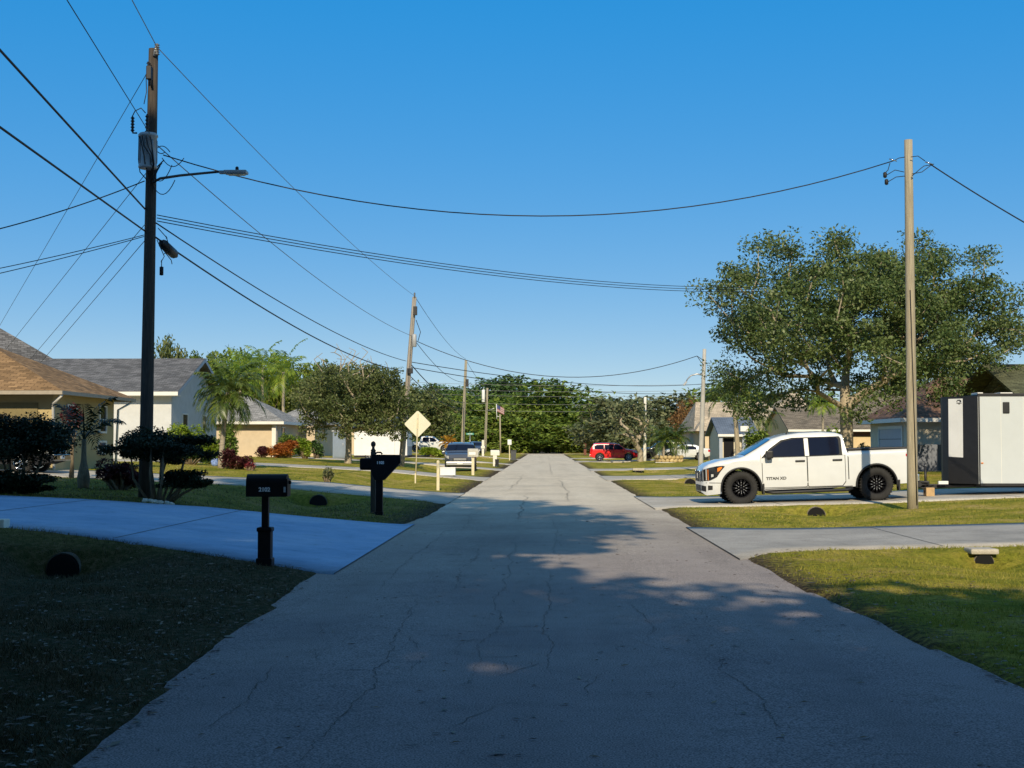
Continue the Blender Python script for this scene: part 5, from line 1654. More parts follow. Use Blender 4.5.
def suv(label, loc, rz, body_m, L=4.6, H=1.72, W=0.92, rim=None, group=None, cat='car', name='parked_suv', style='suv', detail=False, trim=None):
    o = empty(name, loc, label, cat, group, rz=rz)
    h = L / 2
    if style == 'suv':
        top = [(-h, .95 * H / 1.72), (-h + .03, 1.1), (-h + .10, 1.25), (-h + .32, H - .10), (-h + .5, H - .02), (-.4, H), (.25, H - .04), (.52, H - .12), (1.05, 1.17), (1.15, 1.12), (h - .35, 1.03), (h - .1, .95), (h, .78)]
        belt = [(-h, 1.1), (h, 1.0)]; wb = (h - .86, -h + .90)
        fw = [(1.0, 1.09, 1.12), (.60, 1.08, H - .27), (.40, 1.08, H - .17), (.02, 1.08, H - .15)]; rw = [(-.06, 1.08, H - .15), (-.86, 1.09, H - .15)]; cw = [(-.94, 1.09, H - .15), (-h + .62, 1.1, H - .16), (-h + .42, 1.12, H - .30)]
        doors = ([(.98, .40, 1.05), (.0, .38, 1.05)], [(-.04, .38, 1.05), (-.9, .5, 1.06)])
        ws = (.56, 1.03); rwn = (-h + .11, -h + .30)
    elif style == 'sedan':
        top = [(-h, .72), (-h + .05, .92), (-h + .15, 1.0), (-h + .62, 1.04), (-h + 1.25, H - .05), (-.35, H), (.2, H - .03), (.45, H - .1), (1.18, .98), (1.28, .95), (h - .35, .84), (h - .1, .74), (h, .60)]
        belt = [(-h, .95), (h, .85)]; wb = (h - .92, -h + .95)
        fw = [(1.0, .93, .96), (.55, .93, H - .22), (.3, .93, H - .13), (.0, .93, H - .12)]; rw = [(-.07, .93, H - .12), (-.7, .94, H - .14), (-.95, .95, H - .26)]; cw = None
        doors = ([(.95, .32, .91), (-.02, .30, .91)], [(-.05, .30, .91), (-.95, .45, .92)])
        ws = (.5, 1.16); rwn = (-h + .68, -h + 1.2)
    else:   # crew cab pickup
        top = [(-h, 1.0), (-h + .05, 1.1), (-h + 1.6, 1.1), (-h + 1.63, 1.15), (-h + 1.75, H - .06), (-.3, H), (.35, H - .05), (.6, H - .15), (1.1, 1.2), (1.2, 1.15), (h - .3, 1.05), (h, .85)]
        belt = [(-h, 1.1), (h, 1.05)]; wb = (h - .95, -h + 1.15)
        fw = [(1.0, 1.13, 1.16), (.62, 1.12, H - .28), (.4, 1.12, H - .17), (.08, 1.12, H - .15)]; rw = [(.0, 1.12, H - .15), (-.72, 1.12, H - .16)]; cw = None
        doors = ([(1.0, .42, 1.1), (.05, .42, 1.1)], [(.02, .42, 1.1), (-.8, .5, 1.1)])
        ws = (.66, 1.08); rwn = (-h + 1.645, -h + 1.74)
    R = .34 if style == 'sedan' else .37
    bot = [(-h, .45), (-h + .4, .30), (h - .4, .25), (h, .35)]
    plan = [(-h, W - .14), (-h + .2, W - .02), (-h + .6, W), (h - 1.0, W), (h - .4, W - .06), (h - .12, W - .18), (h, W - .32)]
    v = Veh(L, top, bot, plan, belt, .34, [(wb[0], R, R, R + .07), (wb[1], R, R, R + .07)])
    v.body('body', [body_m, M['under']], o)
    for x in wb:
        for sg in (1, -1):
            wheel(o, x, sg * (W - .13), R, R, .22, rim or M['steel'], 7, .66, detail)
    for sg in (1, -1):
        for st in doors:
            v.skin('door_gap', M['seam'], o, [(a[0] + (.012 if k == 0 else -.012), a[1] - .012, a[2] + .004) for k, a in enumerate(st)], .003, (sg,))
            d = v.skin('door', body_m, o, st, .007, (sg,))[0]
            hx = st[-1][0] + .16; yh = v.y(hx, st[0][2] - .1)
            mb = MB(); mb.box(hx - .1, hx + .1, sg * (yh + .016) - .016, sg * (yh + .016) + .016, st[0][2] - .13, st[0][2] - .09, bev=.01); mb.build('handle', body_m, d)
        for st in (fw, rw, cw):
            if st: v.skin('side_window', M['glass'], o, st, .008, (sg,))
        v.skin('headlight', M['lamp_glass'], o, [(h - .03, top[-2][1] - .22, top[-2][1] - .06), (h - .45, top[-3][1] - .17, top[-3][1] - .06)], .006, (sg,))
        v.skin('tail_light', M['red_lens'], o, [(-h + .02, top[1][1] - .22, top[1][1] - .02), (-h + .26, top[1][1] - .18, top[1][1] + .0)], .006, (sg,))
        mirror_(o, .88 if style != 'sedan' else .95, sg * (W + .09), belt[1][1], body_m, .8)
    v.slope('windscreen', M['glass'], o, ws[0], ws[1], .03)
    v.slope('rear_window', M['glass'], o, rwn[0], rwn[1], .06)
    z = top[-1][1]
    mb = MB(); mb.box(h - .01, h + .02, -.42, .42, z - .16, z - .01, bev=.008); g_ = mb.build('grille', M['black_plastic'], o)
    if trim:
        mb = MB(); mb.box(h + .015, h + .03, -.36, .36, z - .13, z - .09); mb.box(h + .015, h + .03, -.36, .36, z - .07, z - .03); mb.build('grille_bar', M['steel'], g_)
    mb = MB(); mb.box(h - .1, h + .06, -W + .12, W - .12, .36, .56, bev=.03); mb.build('front_bumper', trim or body_m, o)
    mb = MB(); mb.box(-h - .05, -h + .08, -W + .1, W - .1, .42, .62, bev=.03); mb.build('rear_bumper', trim or body_m, o)
    mb = MB(); mb.box(h + .055, h + .068, -.16, .16, .42, .52); mb.build('number_plate', M['white_metal'], o)
    if style == 'suv':
        for sg in (1, -1):
            mb = MB(); yy = W - .34 * (H - 1.1) - .16
            mb.tube([(-h + .7, sg * yy, H + .01), (-h + .8, sg * yy, H + .055), (.1, sg * yy, H + .055), (.2, sg * yy, H + .005)], .016, 6); mb.build('roof_rail', M['black_plastic'], o)
    return o


def gzc(px, Y):
    return foot(px, Y)


f = foot(613.5, 133.5)
suv('bright red parked suv facing away from the road', (f.x, f.y, f.z), 0.0, M['red_paint'], 4.45, 1.68, rim=M['chrome'], detail=True)
f = foot(461, 84)
suv('blue grey suv with chrome grille parked facing the camera on the left lawn', (f.x, f.y, f.z), R_(-88), M['grey_paint'], 4.6, 1.66, rim=M['steel'], trim=M['steel'], detail=True)
f = foot(684, 121)
suv('white sedan parked behind the stone planter', (f.x, f.y, f.z + .02), PI * 1.0, M['white_paint'], 4.4, 1.36, .90, name='parked_sedan', style='sedan', rim=M['steel'])
f = foot(663, 130)
suv('black suv parked between the wooden post pole and the white sedan', (f.x, f.y, f.z), PI, M['dark_paint'], 4.5, 1.72, rim=M['black_paint'])
f = foot(435, 158)
suv('white pickup parked far left beside the golden palm', (f.x - .6, f.y, f.z + .15), 0.0, M['white_paint'], 5.3, 1.75, .95, name='parked_pickup', style='pickup', cat='pickup truck')
f = foot(476, 172)
suv('dark blue car parked behind the blue grey suv', (f.x, f.y, f.z), R_(-80), M['grey_paint'], 4.5, 1.50, style='sedan', name='parked_sedan', rim=M['steel'])
f = foot(474, 112)
suv('dark suv half hidden behind the roof of the blue grey suv', (f.x - 1.0, f.y, f.z), R_(-90), M['dark_paint'], 4.5, 1.72)
xw = P(17, 444, 41.8).x
suv('dark car in shade behind the wide juniper with one silver wheel showing', (xw - 1.45, 43.0, gz(xw, 43)), 0.0, M['dark_paint'], 4.7, 1.45, .90, name='parked_sedan', style='sedan', rim=M['chrome'], detail=True)

# --- the white cargo trailer with black nose on the right
zt_ = 0.17
tr0 = empty('cargo_trailer', (14.5, 40.0, zt_), 'large white enclosed cargo trailer with black nose at the right picture edge', 'trailer')
y0, y1 = 39.0, 41.1; xa, xb = 11.80, 17.8; z0, z1 = 0.56, 3.0
mb = MB(); mb.box(xa + .0, xb, y0, y1, z0, z1 - .04, bev=.012)
bodyT = mb.build('body', M['trailer_white'], tr0, world=True)
# wedge nose
nose = MB()
xn = 11.18; yn = 40.05
ring = [(xa + .001, y0), (xn, yn - .35), (xn - .05, yn), (xn, yn + .35), (xa + .001, y1)]
for i in range(4):
    a, b_ = ring[i], ring[i + 1]
    nose.face([(a[0], a[1], z0), (a[0], a[1], z1 - .04), (b_[0], b_[1], z1 - .04), (b_[0], b_[1], z0)])
nose.face([(p[0], p[1], z1 - .04) for p in ring]); nose.face([(p[0], p[1], z0) for p in ring[::-1]])
ns = nose.build('nose', M['black_plastic'], tr0, world=True)
# white panel on the camera side of the nose
dx, dy = ring[1][0] - ring[0][0], ring[1][1] - ring[0][1]
ln = math.hypot(dx, dy); nx_, ny_ = dy / ln, -dx / ln
if ny_ > 0: nx_, ny_ = -nx_, -ny_
pan = MB()
def npt(t, z, o_=0.006): return (ring[0][0] + dx * t + nx_ * o_, ring[0][1] + dy * t + ny_ * o_, z)
pan.face([npt(.50, 1.28), npt(.98, 1.30), npt(.97, 2.90), npt(.49, 2.90)])
pp = pan.build('nose_panel', M['white_metal'], tr0, world=True)
lg = MB()
for (t0, t1, za, zb_) in ((.53, .60, 2.80, 2.86), (.56, .68, 2.84, 2.87), (.52, .70, 2.765, 2.785), (.58, .64, 2.74, 2.765), (.66, .70, 2.80, 2.85)):
    lg.face([npt(t0, za, .009), npt(t1, za, .009), npt(t1 - .02, zb_, .009), npt(t0 + .02, zb_, .009)])
lg.build('emblem', M['badge'], pp, world=True) if False else None
lgo = lg.build('emblem', M['badge'], pp)
lgo.location = -Vector(tr0.location)
mb = MB()
mb.box(xa - .005, xb + .01, y0 - .018, y0 + .03, z1 - .05, z1 + .03, bev=.008)
mb.box(xa, xb, y0 + .02, y1, z1 - .035, z1 + .0)
mb.build('roof_trim', M['black_plastic'], tr0, world=True)
mb = MB(); mb.box(xa + .012, xa + .05, y0 - .012, y0 + .0, z0, z1 - .05); mb.box(xa + .05, xb, y0 - .014, y0, z0 - .05, z0 + .02); mb.build('corner_trim', M['black_plastic'], tr0, world=True)
mb = MB()
for x in np.arange(xa + .62, xb, .61):
    mb.box(x - .004, x + .004, y0 - .003, y0 + .002, z0 + .03, z1 - .06)
mb.build('panel_seam', M['white_trim'], tr0, world=True)
qv = P(1006, 407.5, 39.0)
mb = MB(); mb.box(qv.x - .09, qv.x + .09, y0 - .03, y0 + .002, qv.z - .16, qv.z + .15, bev=.02); mb.build('side_vent', M['black_plastic'], tr0, world=True)
qv = P(981, 463, 39.0)
mb = MB(); mb.box(qv.x, qv.x + .06, y0 - .03, y0, qv.z - .015, qv.z + .015, bev=.006); mb.build('marker_lamp', M['amber'], tr0, world=True)
for (px, py, w_, h_) in ((1003, 389.5, .17, .12), (977, 391, .075, .14)):
    qv = P(px, py, 39.7)
    mb = MB(); mb.box(qv.x - w_, qv.x + w_, qv.y - .3, qv.y + .3, z1 - .002, z1 + .07, bev=.015)
    mb.build('roof_vent', M['white_trim'], tr0, world=True)
mb = MB()
mb.tube([(xa, 39.35, .52), (10.9, 40.05, .47)], .055, 6); mb.tube([(xa, 40.75, .52), (10.9, 40.05, .47)], .055, 6)
mb.box(10.45, 11.0, 39.97, 40.13, .42, .53, bev=.01)
mb.box(xa, xb, 39.2, 39.3, .46, .555); mb.box(xa, xb, 40.8, 40.9, .46, .555)
mb.build('tongue', M['black_plastic'], tr0, world=True)
mb = MB(); mb.box(10.85, 11.12, 39.5, 39.6, .54, .63, bev=.01); mb.build('tongue_step', M['white_metal'], tr0, world=True)
mb = MB()
jx = P(927, 444, 39.7).x
mb.tube([(jx, 39.9, .36), (jx, 39.9, 1.02)], .035, 8); mb.tube([(jx, 39.9, 1.02), (jx - .1, 39.86, 1.04), (jx - .1, 39.86, 1.12)], .015, 6)
mb.tube([(jx + .05, 39.85, .55), (jx - .2, 39.8, .62), (jx - .35, 39.9, .5), (jx - .1, 39.8, .42), (jx + .2, 39.85, .5)], .022, 6)
mb.box(jx - .26, jx + .1, 39.86, 40.2, .50, .62, bev=.02); mb.lathe([(.07, -.05), (.07, .05)], (jx - .2, 39.84, .53), 'Y', 12)
mb.tube([(jx, 39.86, .36), (jx, 39.86, .28)], .06, 8)
mb.build('jack', M['black_plastic'], tr0, world=True)
for x in (14.9, 15.75):
    for yy, sg in ((39.13, -1), (40.97, 1)):
        w_ = wheel(tr0, x - 14.5, yy - 40.0, .34, .34, .2, M['white_metal'], 5, .6, False)
mb = MB(); mb.box(14.45, 16.2, 38.96, 39.3, .72, .80, bev=.02); mb.build('mudguard', M['black_plastic'], tr0, world=True)
bx = MB(); q = Vector((jx + .08, 39.8, gz(jx, 39.8)))
bx.box(q.x - .12, q.x + .11, q.y - .12, q.y + .2, float(prof(q.x)) + .012, float(prof(q.x)) + .25, bev=.01)
tag(bx.build('wood_block', M['wood_block']), 'tan wooden block under the jack of the trailer at right', 'block')

# --- white trailer on the left
f = foot(384, 93)
zg = f.z
t2_ = empty('cargo_trailer', (-10.6, 93, zg), 'white enclosed trailer with a dark skirt parked behind the round tree on the left', 'trailer')
mb = MB(); mb.box(-12.4, -8.95, 92, 95.5, zg + .35, zg + 1.92, bev=.03); mb.build('body', M['white_metal'], t2_, world=True)
mb = MB(); mb.box(-8.955, -8.935, 92.2, 95.4, zg + .36, zg + .95); mb.box(-9.75, -9.73, 91.985, 92.002, zg + .45, zg + 1.85); mb.box(-9.2, -9.18, 91.985, 92.002, zg + .45, zg + 1.85); mb.box(-9.3, -9.22, 91.97, 92.002, zg + 1.1, zg + 1.16); mb.build('door_trim', M['grey_metal'], t2_, world=True)
mb = MB(); mb.box(-12.4, -8.95, 92.1, 95.4, zg + .22, zg + .35); mb.tube([(-8.95, 93.7, zg + .3), (-7.6, 93.7, zg + .3)], .06, 6); mb.build('chassis', M['black_plastic'], t2_, world=True)
for x in (-11.4, -10.6):
    wheel(t2_, x + 10.6, -.9, .3, .3, .2, M['steel'], 5, .6, False)
    wheel(t2_, x + 10.6, 2.3, .3, .3, .2, M['steel'], 5, .6, False)
# ------------------------------------------------------------------ houses
def stucco(name, col, var=0.08):
    return simple(name, col, 0.9, var=var, scale=2.5, bump=0.5, bscale=45, spec=0.15)


S = dict(yellow=stucco('yellow_stucco', (0.44, 0.35, 0.18)), white=stucco('white_stucco', (0.56, 0.565, 0.56)), tan=stucco('tan_stucco', (0.58, 0.47, 0.33)), beige=stucco('beige_stucco', (0.60, 0.48, 0.32)),
         peach=stucco('peach_stucco', (0.62, 0.47, 0.27)), grey=stucco('grey_stucco', (0.34, 0.34, 0.36)), cream=stucco('cream_stucco', (0.62, 0.55, 0.42)))
RF = dict(brown=shingle('brown_shingles', (0.30, 0.185, 0.09)), grey=shingle('grey_shingles', (0.155, 0.155, 0.16)), light=shingle('light_grey_shingles', (0.33, 0.32, 0.30)), tan=shingle('tan_tiles', (0.60, 0.49, 0.35), .2),
          taupe=shingle('taupe_shingles', (0.235, 0.195, 0.145)), rust=shingle('red_brown_shingles', (0.22, 0.125, 0.08)), moss=shingle('mossy_shingles', (0.13, 0.135, 0.075)), blue=shingle('blue_grey_roof', (0.17, 0.21, 0.27), 0.12))
M['garage_door'] = simple('grey_blue_door_paint', (0.36, 0.39, 0.44), 0.5, var=0.06)
M['dark_recess'] = simple('dark_recess', (0.035, 0.032, 0.03), 0.8)
M['shed_blue'] = simple('blue_grey_metal', (0.20, 0.25, 0.32), 0.45, var=0.1)


def hip_roof(mb, x0, x1, y0, y1, z, a, b_, zr):
    """a, b_ = ridge ends (x, y); closed from below"""
    A = (a[0], a[1], zr); B = (b_[0], b_[1], zr)
    c = [(x0, y0, z), (x1, y0, z), (x1, y1, z), (x0, y1, z)]
    if abs(a[1] - b_[1]) < 1e-6:      # ridge along x
        mb.face([c[0], c[1], B, A]); mb.face([c[2], c[3], A, B]); mb.face([c[1], c[2], B]); mb.face([c[3], c[0], A])
    else:
        mb.face([c[0], c[1], A]); mb.face([c[1], c[2], B, A]); mb.face([c[2], c[3], B]); mb.face([c[3], c[0], A, B])
    mb.face([c[3], c[2], c[1], c[0]])
    return mb


def gable_roof_x(mb, x0, x1, y0, y1, z, ym, zr):
    """ridge along x"""
    mb.face([(x0, y0, z), (x1, y0, z), (x1, ym, zr), (x0, ym, zr)]); mb.face([(x1, y1, z), (x0, y1, z), (x0, ym, zr), (x1, ym, zr)])
    t = .12
    mb.face([(x0, y0, z - t), (x0, ym, zr - t), (x1, ym, zr - t), (x1, y0, z - t)]); mb.face([(x1, y1, z - t), (x1, ym, zr - t), (x0, ym, zr - t), (x0, y1, z - t)])
    for x, o in ((x0, 1), (x1, -1)):
        q = [(x, y0, z), (x, ym, zr), (x, ym, zr - t), (x, y0, z - t)]; q2 = [(x, ym, zr), (x, y1, z), (x, y1, z - t), (x, ym, zr - t)]
        mb.face(q[::o]); mb.face(q2[::o])
    mb.face([(x0, y0, z - t), (x1, y0, z - t), (x1, y0, z), (x0, y0, z)]); mb.face([(x1, y1, z - t), (x0, y1, z - t), (x0, y1, z), (x1, y1, z)])
    return mb


def fascia(mb, x0, x1, y0, y1, z, h=.18, t=.04):
    mb.box(x0, x1, y0 - .003, y0 + t, z - h, z - .002); mb.box(x0, x1, y1 - t, y1 + .003, z - h, z - .002)
    mb.box(x0 - .003, x0 + t, y0 + t + .002, y1 - t - .002, z - h, z - .002); mb.box(x1 - t, x1 + .003, y0 + t + .002, y1 - t - .002, z - h, z - .002)
    return mb


def win(parent, face, u0, u1, z0, z1, at_, frame=None, pane=None):
    """window on a wall facing -y ('y') or +x ('x') or -x ('nx') at coordinate at_, with sill"""
    f_ = MB(); p_ = MB(); t = .07
    def bx(mb, a, b_, c_, d, o0, o1):
        if face == 'y': mb.box(a, b_, at_ - o1, at_ - o0, c_, d)
        elif face == 'x': mb.box(at_ + o0, at_ + o1, a, b_, c_, d)
        else: mb.box(at_ - o1, at_ - o0, a, b_, c_, d)
    bx(f_, u0 - t, u0, z0 - t, z1 + t, .0, .05); bx(f_, u1, u1 + t, z0 - t, z1 + t, .0, .05); bx(f_, u0, u1, z1, z1 + t, .0, .05); bx(f_, u0, u1, z0 - t, z0, .0, .07)
    m_ = (u0 + u1) / 2; bx(f_, u0, u1, (z0 + z1) / 2 - .02, (z0 + z1) / 2 + .02, .008, .035)
    fo = f_.build('window', frame or M['white_trim'], parent, world=True)
    bx(p_, u0, u1, z0, z1, .003, .012)
    po = p_.build('pane', pane or M['glass'], fo)
    po.location = -Vector(parent.location)
    return fo


# --- yellow house with brown roof (left)
h1 = empty('house', (-20, 48.5, 0.8), 'yellow stucco house with brown shingle hip roof at the left edge', 'house')
mb = MB(); mb.box(-32, -15.8, 45.3, 51.7, .3, 3.3); mb.build('wall', S['yellow'], h1, world=True)
mb = MB(); hip_roof(mb, -33, -15.25, 44.5, 52.6, 3.34, (-28, 49), (-19.4, 49), 5.15); mb.build('roof', RF['brown'], h1, world=True)
mb = MB(); fascia(mb, -33, -15.25, 44.5, 52.6, 3.34, .12); mb.build('fascia', simple('taupe_gutter', (.34, .29, .22), .6), h1, world=True)
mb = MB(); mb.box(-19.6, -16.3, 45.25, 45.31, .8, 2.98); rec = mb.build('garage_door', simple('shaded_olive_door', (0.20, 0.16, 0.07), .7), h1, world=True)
mb = MB()
for z in (1.35, 1.9, 2.45): mb.box(-19.6, -16.3, 45.235, 45.255, z - .02, z + .02)
o_ = mb.build('door_groove', M['dark_recess'], rec); o_.location = -Vector(h1.location)
mb = MB(); mb.tube([(-15.3, 44.6, 3.2), (-15.7, 45.0, 2.95), (-15.78, 45.2, 2.85), (-15.74, 45.24, .85)], .05, 6); mb.build('downspout', M['white_trim'], h1, world=True); mb = MB(); mb.tube([(-15.3, 52.3, 3.2), (-15.7, 51.9, 2.9), (-15.74, 51.8, .85)], .045, 6); mb.build('downspout', M['white_trim'], h1, world=True)
win(h1, 'x', 46.6, 47.4, 2.0, 2.9, -15.8); win(h1, 'x', 50.0, 50.7, 2.1, 2.95, -15.8); win(h1, 'x', 49.9, 50.7, 1.35, 1.7, -15.8)

# --- grey roofed house with white wall
h2 = empty('house', (-24, 75, .9), 'white walled house with steep grey shingle gable roof left of the tall pole', 'house')
zg = .7
cx = P(171, 444, 72).x; ex = P(178, 444, 71.4).x
mb = MB(); mb.box(-36, cx, 72, 82, zg, 4.25)
mb.face([(cx - .001, 72, 4.25), (cx - .001, 82, 4.25), (cx - .001, 77, 6.0)]); mb.build('wall', S['white'], h2, world=True)
mb = MB(); gable_roof_x(mb, -36.6, ex, 71.3, 82.7, 4.30, 77, 6.32)
gable_roof_x(mb, -44, P(52, 444, 74).x + 1.2, 70, 84, 4.6, 77.2, 8.3) if False else None
mb.build('roof', RF['grey'], h2, world=True)
mb = MB(); mb.box(-36.6, ex + .0, 71.26, 71.3, 4.10, 4.29); mb.box(-36.6, ex - .02, 71.3, 72, 4.08, 4.12); mb.build('fascia', M['white_trim'], h2, world=True)
mb = MB()
for (ya, yb) in ((71.3, 77), (82.7, 77)):
    mb.face([(ex + .012, ya, 4.30), (ex + .012, yb, 6.32), (ex + .012, yb, 6.10), (ex + .012, ya, 4.08)])
mb.build('rake_board', M['garage_door'], h2, world=True)
mb = MB()
gxa = P(-60, 444, 74).x; gxb = P(54, 358, 77).x
mb.face([(gxb, 76.9, 6.3), (gxa, 76.9, P(-60, 308, 77).z), (gxa, 83, 5), (gxb, 83, 5)]); mb.face([(gxb, 76.9, 6.3), (gxb, 72, 4.4), (gxa, 72, 4.4), (gxa, 76.9, P(-60, 308, 77).z)])
mb.build('upper_roof', RF['grey'], h2, world=True)
win(h2, 'x', 74.2, 75.2, 2.0, 3.2, cx); win(h2, 'x', 78.5, 79.3, 1.2, 3.2, cx)

# --- pale hip roofed house (left middle)
h3 = empty('house', (-19.5, 94, .8), 'tan stucco house with pale grey hip roof behind the orange croton', 'house')
cx = P(277, 444, 90).x
mb = MB(); mb.box(-26, cx, 90, 98, .3, 3.05); mb.box(cx - 3, P(328, 444, 104).x, 98.01, 108, .3, 2.9)
mb.build('wall', S['tan'], h3, world=True)
mb = MB(); hip_roof(mb, -26.8, cx + .55, 89.3, 98.7, 3.08, (-21.0, 94), (-19.6, 94), 4.8)
hip_roof(mb, cx - 3, P(332, 444, 104).x, 98.72, 109, 2.95, (cx - 1, 103), (cx + .3, 103), 4.2)
mb.build('roof', RF['light'], h3, world=True)
mb = MB(); fascia(mb, -26.8, cx + .55, 89.3, 98.7, 3.08); mb.box(cx - .28, cx - .02, 89.7, 89.98, .7, 2.88); mb.build('fascia', M['white_trim'], h3, world=True)
win(h3, 'x', 91.5, 92.6, 1.5, 2.7, cx)
# house behind the white trailer
h4 = empty('house', (-13, 122, .6), 'house with small blue grey roof showing above the white trailer', 'house')
xa_, xb_ = P(372, 444, 118).x, P(404, 444, 118).x
mb = MB(); mb.box(xa_ - 3, xb_ - .4, 118.5, 127, .3, 3.0); mb.build('wall', S['beige'], h4, world=True)
mb = MB(); hip_roof(mb, xa_ - 4, xb_, 118, 128, 3.02, (xa_ - 1, 123), (xa_ + 1.1, 123), 4.35); mb.build('roof', RF['blue'], h4, world=True)
win(h4, 'y', xa_ - 1, xa_, 1.4, 2.5, 118.5)
# blue-grey shed left of the tree
f = foot(340.5, 96)
sh = empty('shed', f, 'narrow blue grey metal shed just left of the round tree trunk', 'shed')
mb = MB(); mb.box(-.46, .46, -.5, .6, 0, 1.78, bev=.02); mb.build('wall', M['shed_blue'], sh)
mb = MB(); mb.box(-.52, .52, -.58, .66, 1.782, 1.87, bev=.02); mb.build('roof', M['grey_metal'], sh)
mb = MB(); mb.box(-.36, .36, -.53, -.502, .08, 1.7, bev=.008); dd = mb.build('door', M['shed_blue'], sh)
mb = MB(); mb.box(.22, .28, -.56, -.532, .85, 1.0, bev=.008); mb.build('handle', M['steel'], dd)

# --- right side: tan tiled house far right centre
h5 = empty('house', (17, 130, .4), 'big tan tiled house behind the white sedan', 'house')
x0 = P(694, 444, 124).x; x1 = P(790, 444, 124).x
mb = MB(); mb.box(x0 + .5, x1, 124.6, 140, .1, 2.75); mb.build('wall', S['beige'], h5, world=True)
mb = MB(); hip_roof(mb, x0, x1 + .6, 124, 141, 2.78, (x0 + .9, 131), (x1 - 1, 131), 5.5)
hip_roof(mb, P(693, 444, 124).x, P(721, 444, 122).x, 121.8, 126.5, 2.76, (x0 + .9, 124.2), (P(714, 444, 122).x, 124.2), 4.0)
hip_roof(mb, P(768, 444, 132).x, P(815, 444, 132).x, 131, 142, 4.1, (P(790, 444, 136).x, 136.4), (P(799, 444, 136).x, 136.4), 6.5)
mb.build('roof', RF['tan'], h5, world=True)
mb = MB(); mb.box(x0 + .75, x0 + 1.1, 122.2, 122.6, .3, 2.6); mb.build('porch_column', S['beige'], h5, world=True); mb = MB(); mb.box(P(715, 444, 122).x, P(726, 444, 122).x, 122.2, 123.0, .3, 2.55); mb.build('porch_column', S['beige'], h5, world=True)
mb = MB(); mb.box(x0 + 1.0, x0 + 3.4, 124.53, 124.6, .3, 2.5); mb.build('entry_recess', M['dark_recess'], h5, world=True)
win(h5, 'y', x0 + 4.5, x0 + 5.6, 1.2, 2.3, 124.6)

# --- blue grey roofed garage in front of it
h6 = empty('house', (13.2, 100, .3), 'small tan house with blue grey metal roof and white trim', 'house')
x0 = P(722, 444, 96).x; x1 = P(759, 444, 96).x
mb = MB(); mb.box(x0, x1 - .35, 96.3, 103, .1, 2.2)
mb.face([(x0 + .001, 103, 2.2), (x0 + .001, 96.3, 2.2), (x0 + .001, 99.6, 3.3)]); mb.build('wall', S['cream'], h6, world=True)
mb = MB(); gable_roof_x(mb, x0 - .3, x1, 95.7, 103.6, 2.32, 99.6, 3.52); mb.build('roof', RF['blue'], h6, world=True)
mb = MB(); mb.box(x0 - .3, x1, 95.66, 95.698, 2.15, 2.31); mb.box(x0 - .3, x1 - .02, 95.7, 96.28, 2.13, 2.16); mb.build('fascia', M['white_trim'], h6, world=True)
mb = MB(); xd = P(745, 444, 96).x; mb.box(xd - .28, xd + .28, 96.1, 97.4, 2.5, 2.86); mb.build('dormer', M['white_trim'], h6, world=True)
mb = MB(); xd = P(744, 444, 96).x; mb.box(xd - .12, xd + .12, 95.85, 96.1, .3, 2.13); mb.build('porch_column', M['garage_door'], h6, world=True); mb = MB(); mb.box(x0 - .2, x0 + .02, 95.85, 96.1, .3, 2.13); mb.build('porch_column', M['garage_door'], h6, world=True)
mb = MB(); xd = P(729, 444, 96).x; mb.box(xd - .32, xd + .35, 96.25, 96.32, .3, 2.05); mb.build('door', M['black_paint'], h6, world=True)
win(h6, 'y', P(750, 444, 96).x, P(754, 444, 96).x, 1.0, 1.9, 96.3)

# --- brown gabled house behind the pickup cab
h7 = empty('house', (22, 116, .3), 'peach house with brown gabled roof behind the pickup cab', 'house')
x0 = P(788, 444, 112).x; x1 = P(905, 444, 112).x
xw_ = P(864, 444, 112).x
mb = MB(); mb.box(x0 + .3, x1, 112.6, 126, .1, 2.75)
mb.face([(x0 + .301, 126, 2.75), (x0 + .301, 112.6, 2.75), (x0 + .301, 118, 4.7)]); mb.build('wall', S['peach'], h7, world=True)
mb = MB(); gable_roof_x(mb, x0, x1, 112, 126.5, 2.8, 118.3, 4.75)
hip_roof(mb, P(828, 444, 114).x, P(935, 444, 114).x, 111.9, 130, 2.82, (P(868, 444, 120).x, 121), (P(900, 444, 120).x, 121), 6.2)
mb.build('roof', RF['taupe'], h7, world=True)
mb = MB(); mb.box(x0, x1, 111.86, 111.89, 2.62, 2.79); mb.build('fascia', M['white_trim'], h7, world=True)
mb = MB(); mb.box(xw_ - 2.5, x1, 112.52, 112.6, 2.25, 2.6); mb.build('soffit_band', simple('dark_red_brown_trim', (0.09, 0.04, 0.025), .8), h7, world=True)
mb = MB(); q = P(879, 444, 112).x; mb.box(q - .03, q + .03, 112.48, 112.6, .3, 2.2); mb.build('downspout', M['wood_block'], h7, world=True)
win(h7, 'y', x0 + 1.2, x0 + 2.3, 1.2, 2.2, 112.6)

# --- garage with red brown roof
h8 = empty('house', (21, 73, .35), 'cream garage with red brown roof behind the wooden service pole', 'house')
x0 = P(909, 444, 70).x
mb = MB(); mb.box(x0, 27, 70, 78.2, .1, 2.88); mb.build('wall', S['cream'], h8, world=True)
mb = MB(); hip_roof(mb, x0 - .55, 27.6, 69.4, 78.8, 2.92, (x0 + 2.6, 74), (24.5, 74), 5.1); mb.build('roof', RF['rust'], h8, world=True)
mb = MB(); fascia(mb, x0 - .55, 27.6, 69.4, 78.8, 2.92, .2); mb.build('fascia', M['white_trim'], h8, world=True)
mb = MB(); mb.box(x0 - .04, x0 + .01, 71.2, 76.0, .4, 2.42); gd = mb.build('garage_door', M['garage_door'], h8, world=True)
mb = MB()
for z in (.9, 1.4, 1.9): mb.box(x0 - .05, x0 - .038, 71.2, 76.0, z - .015, z + .015)
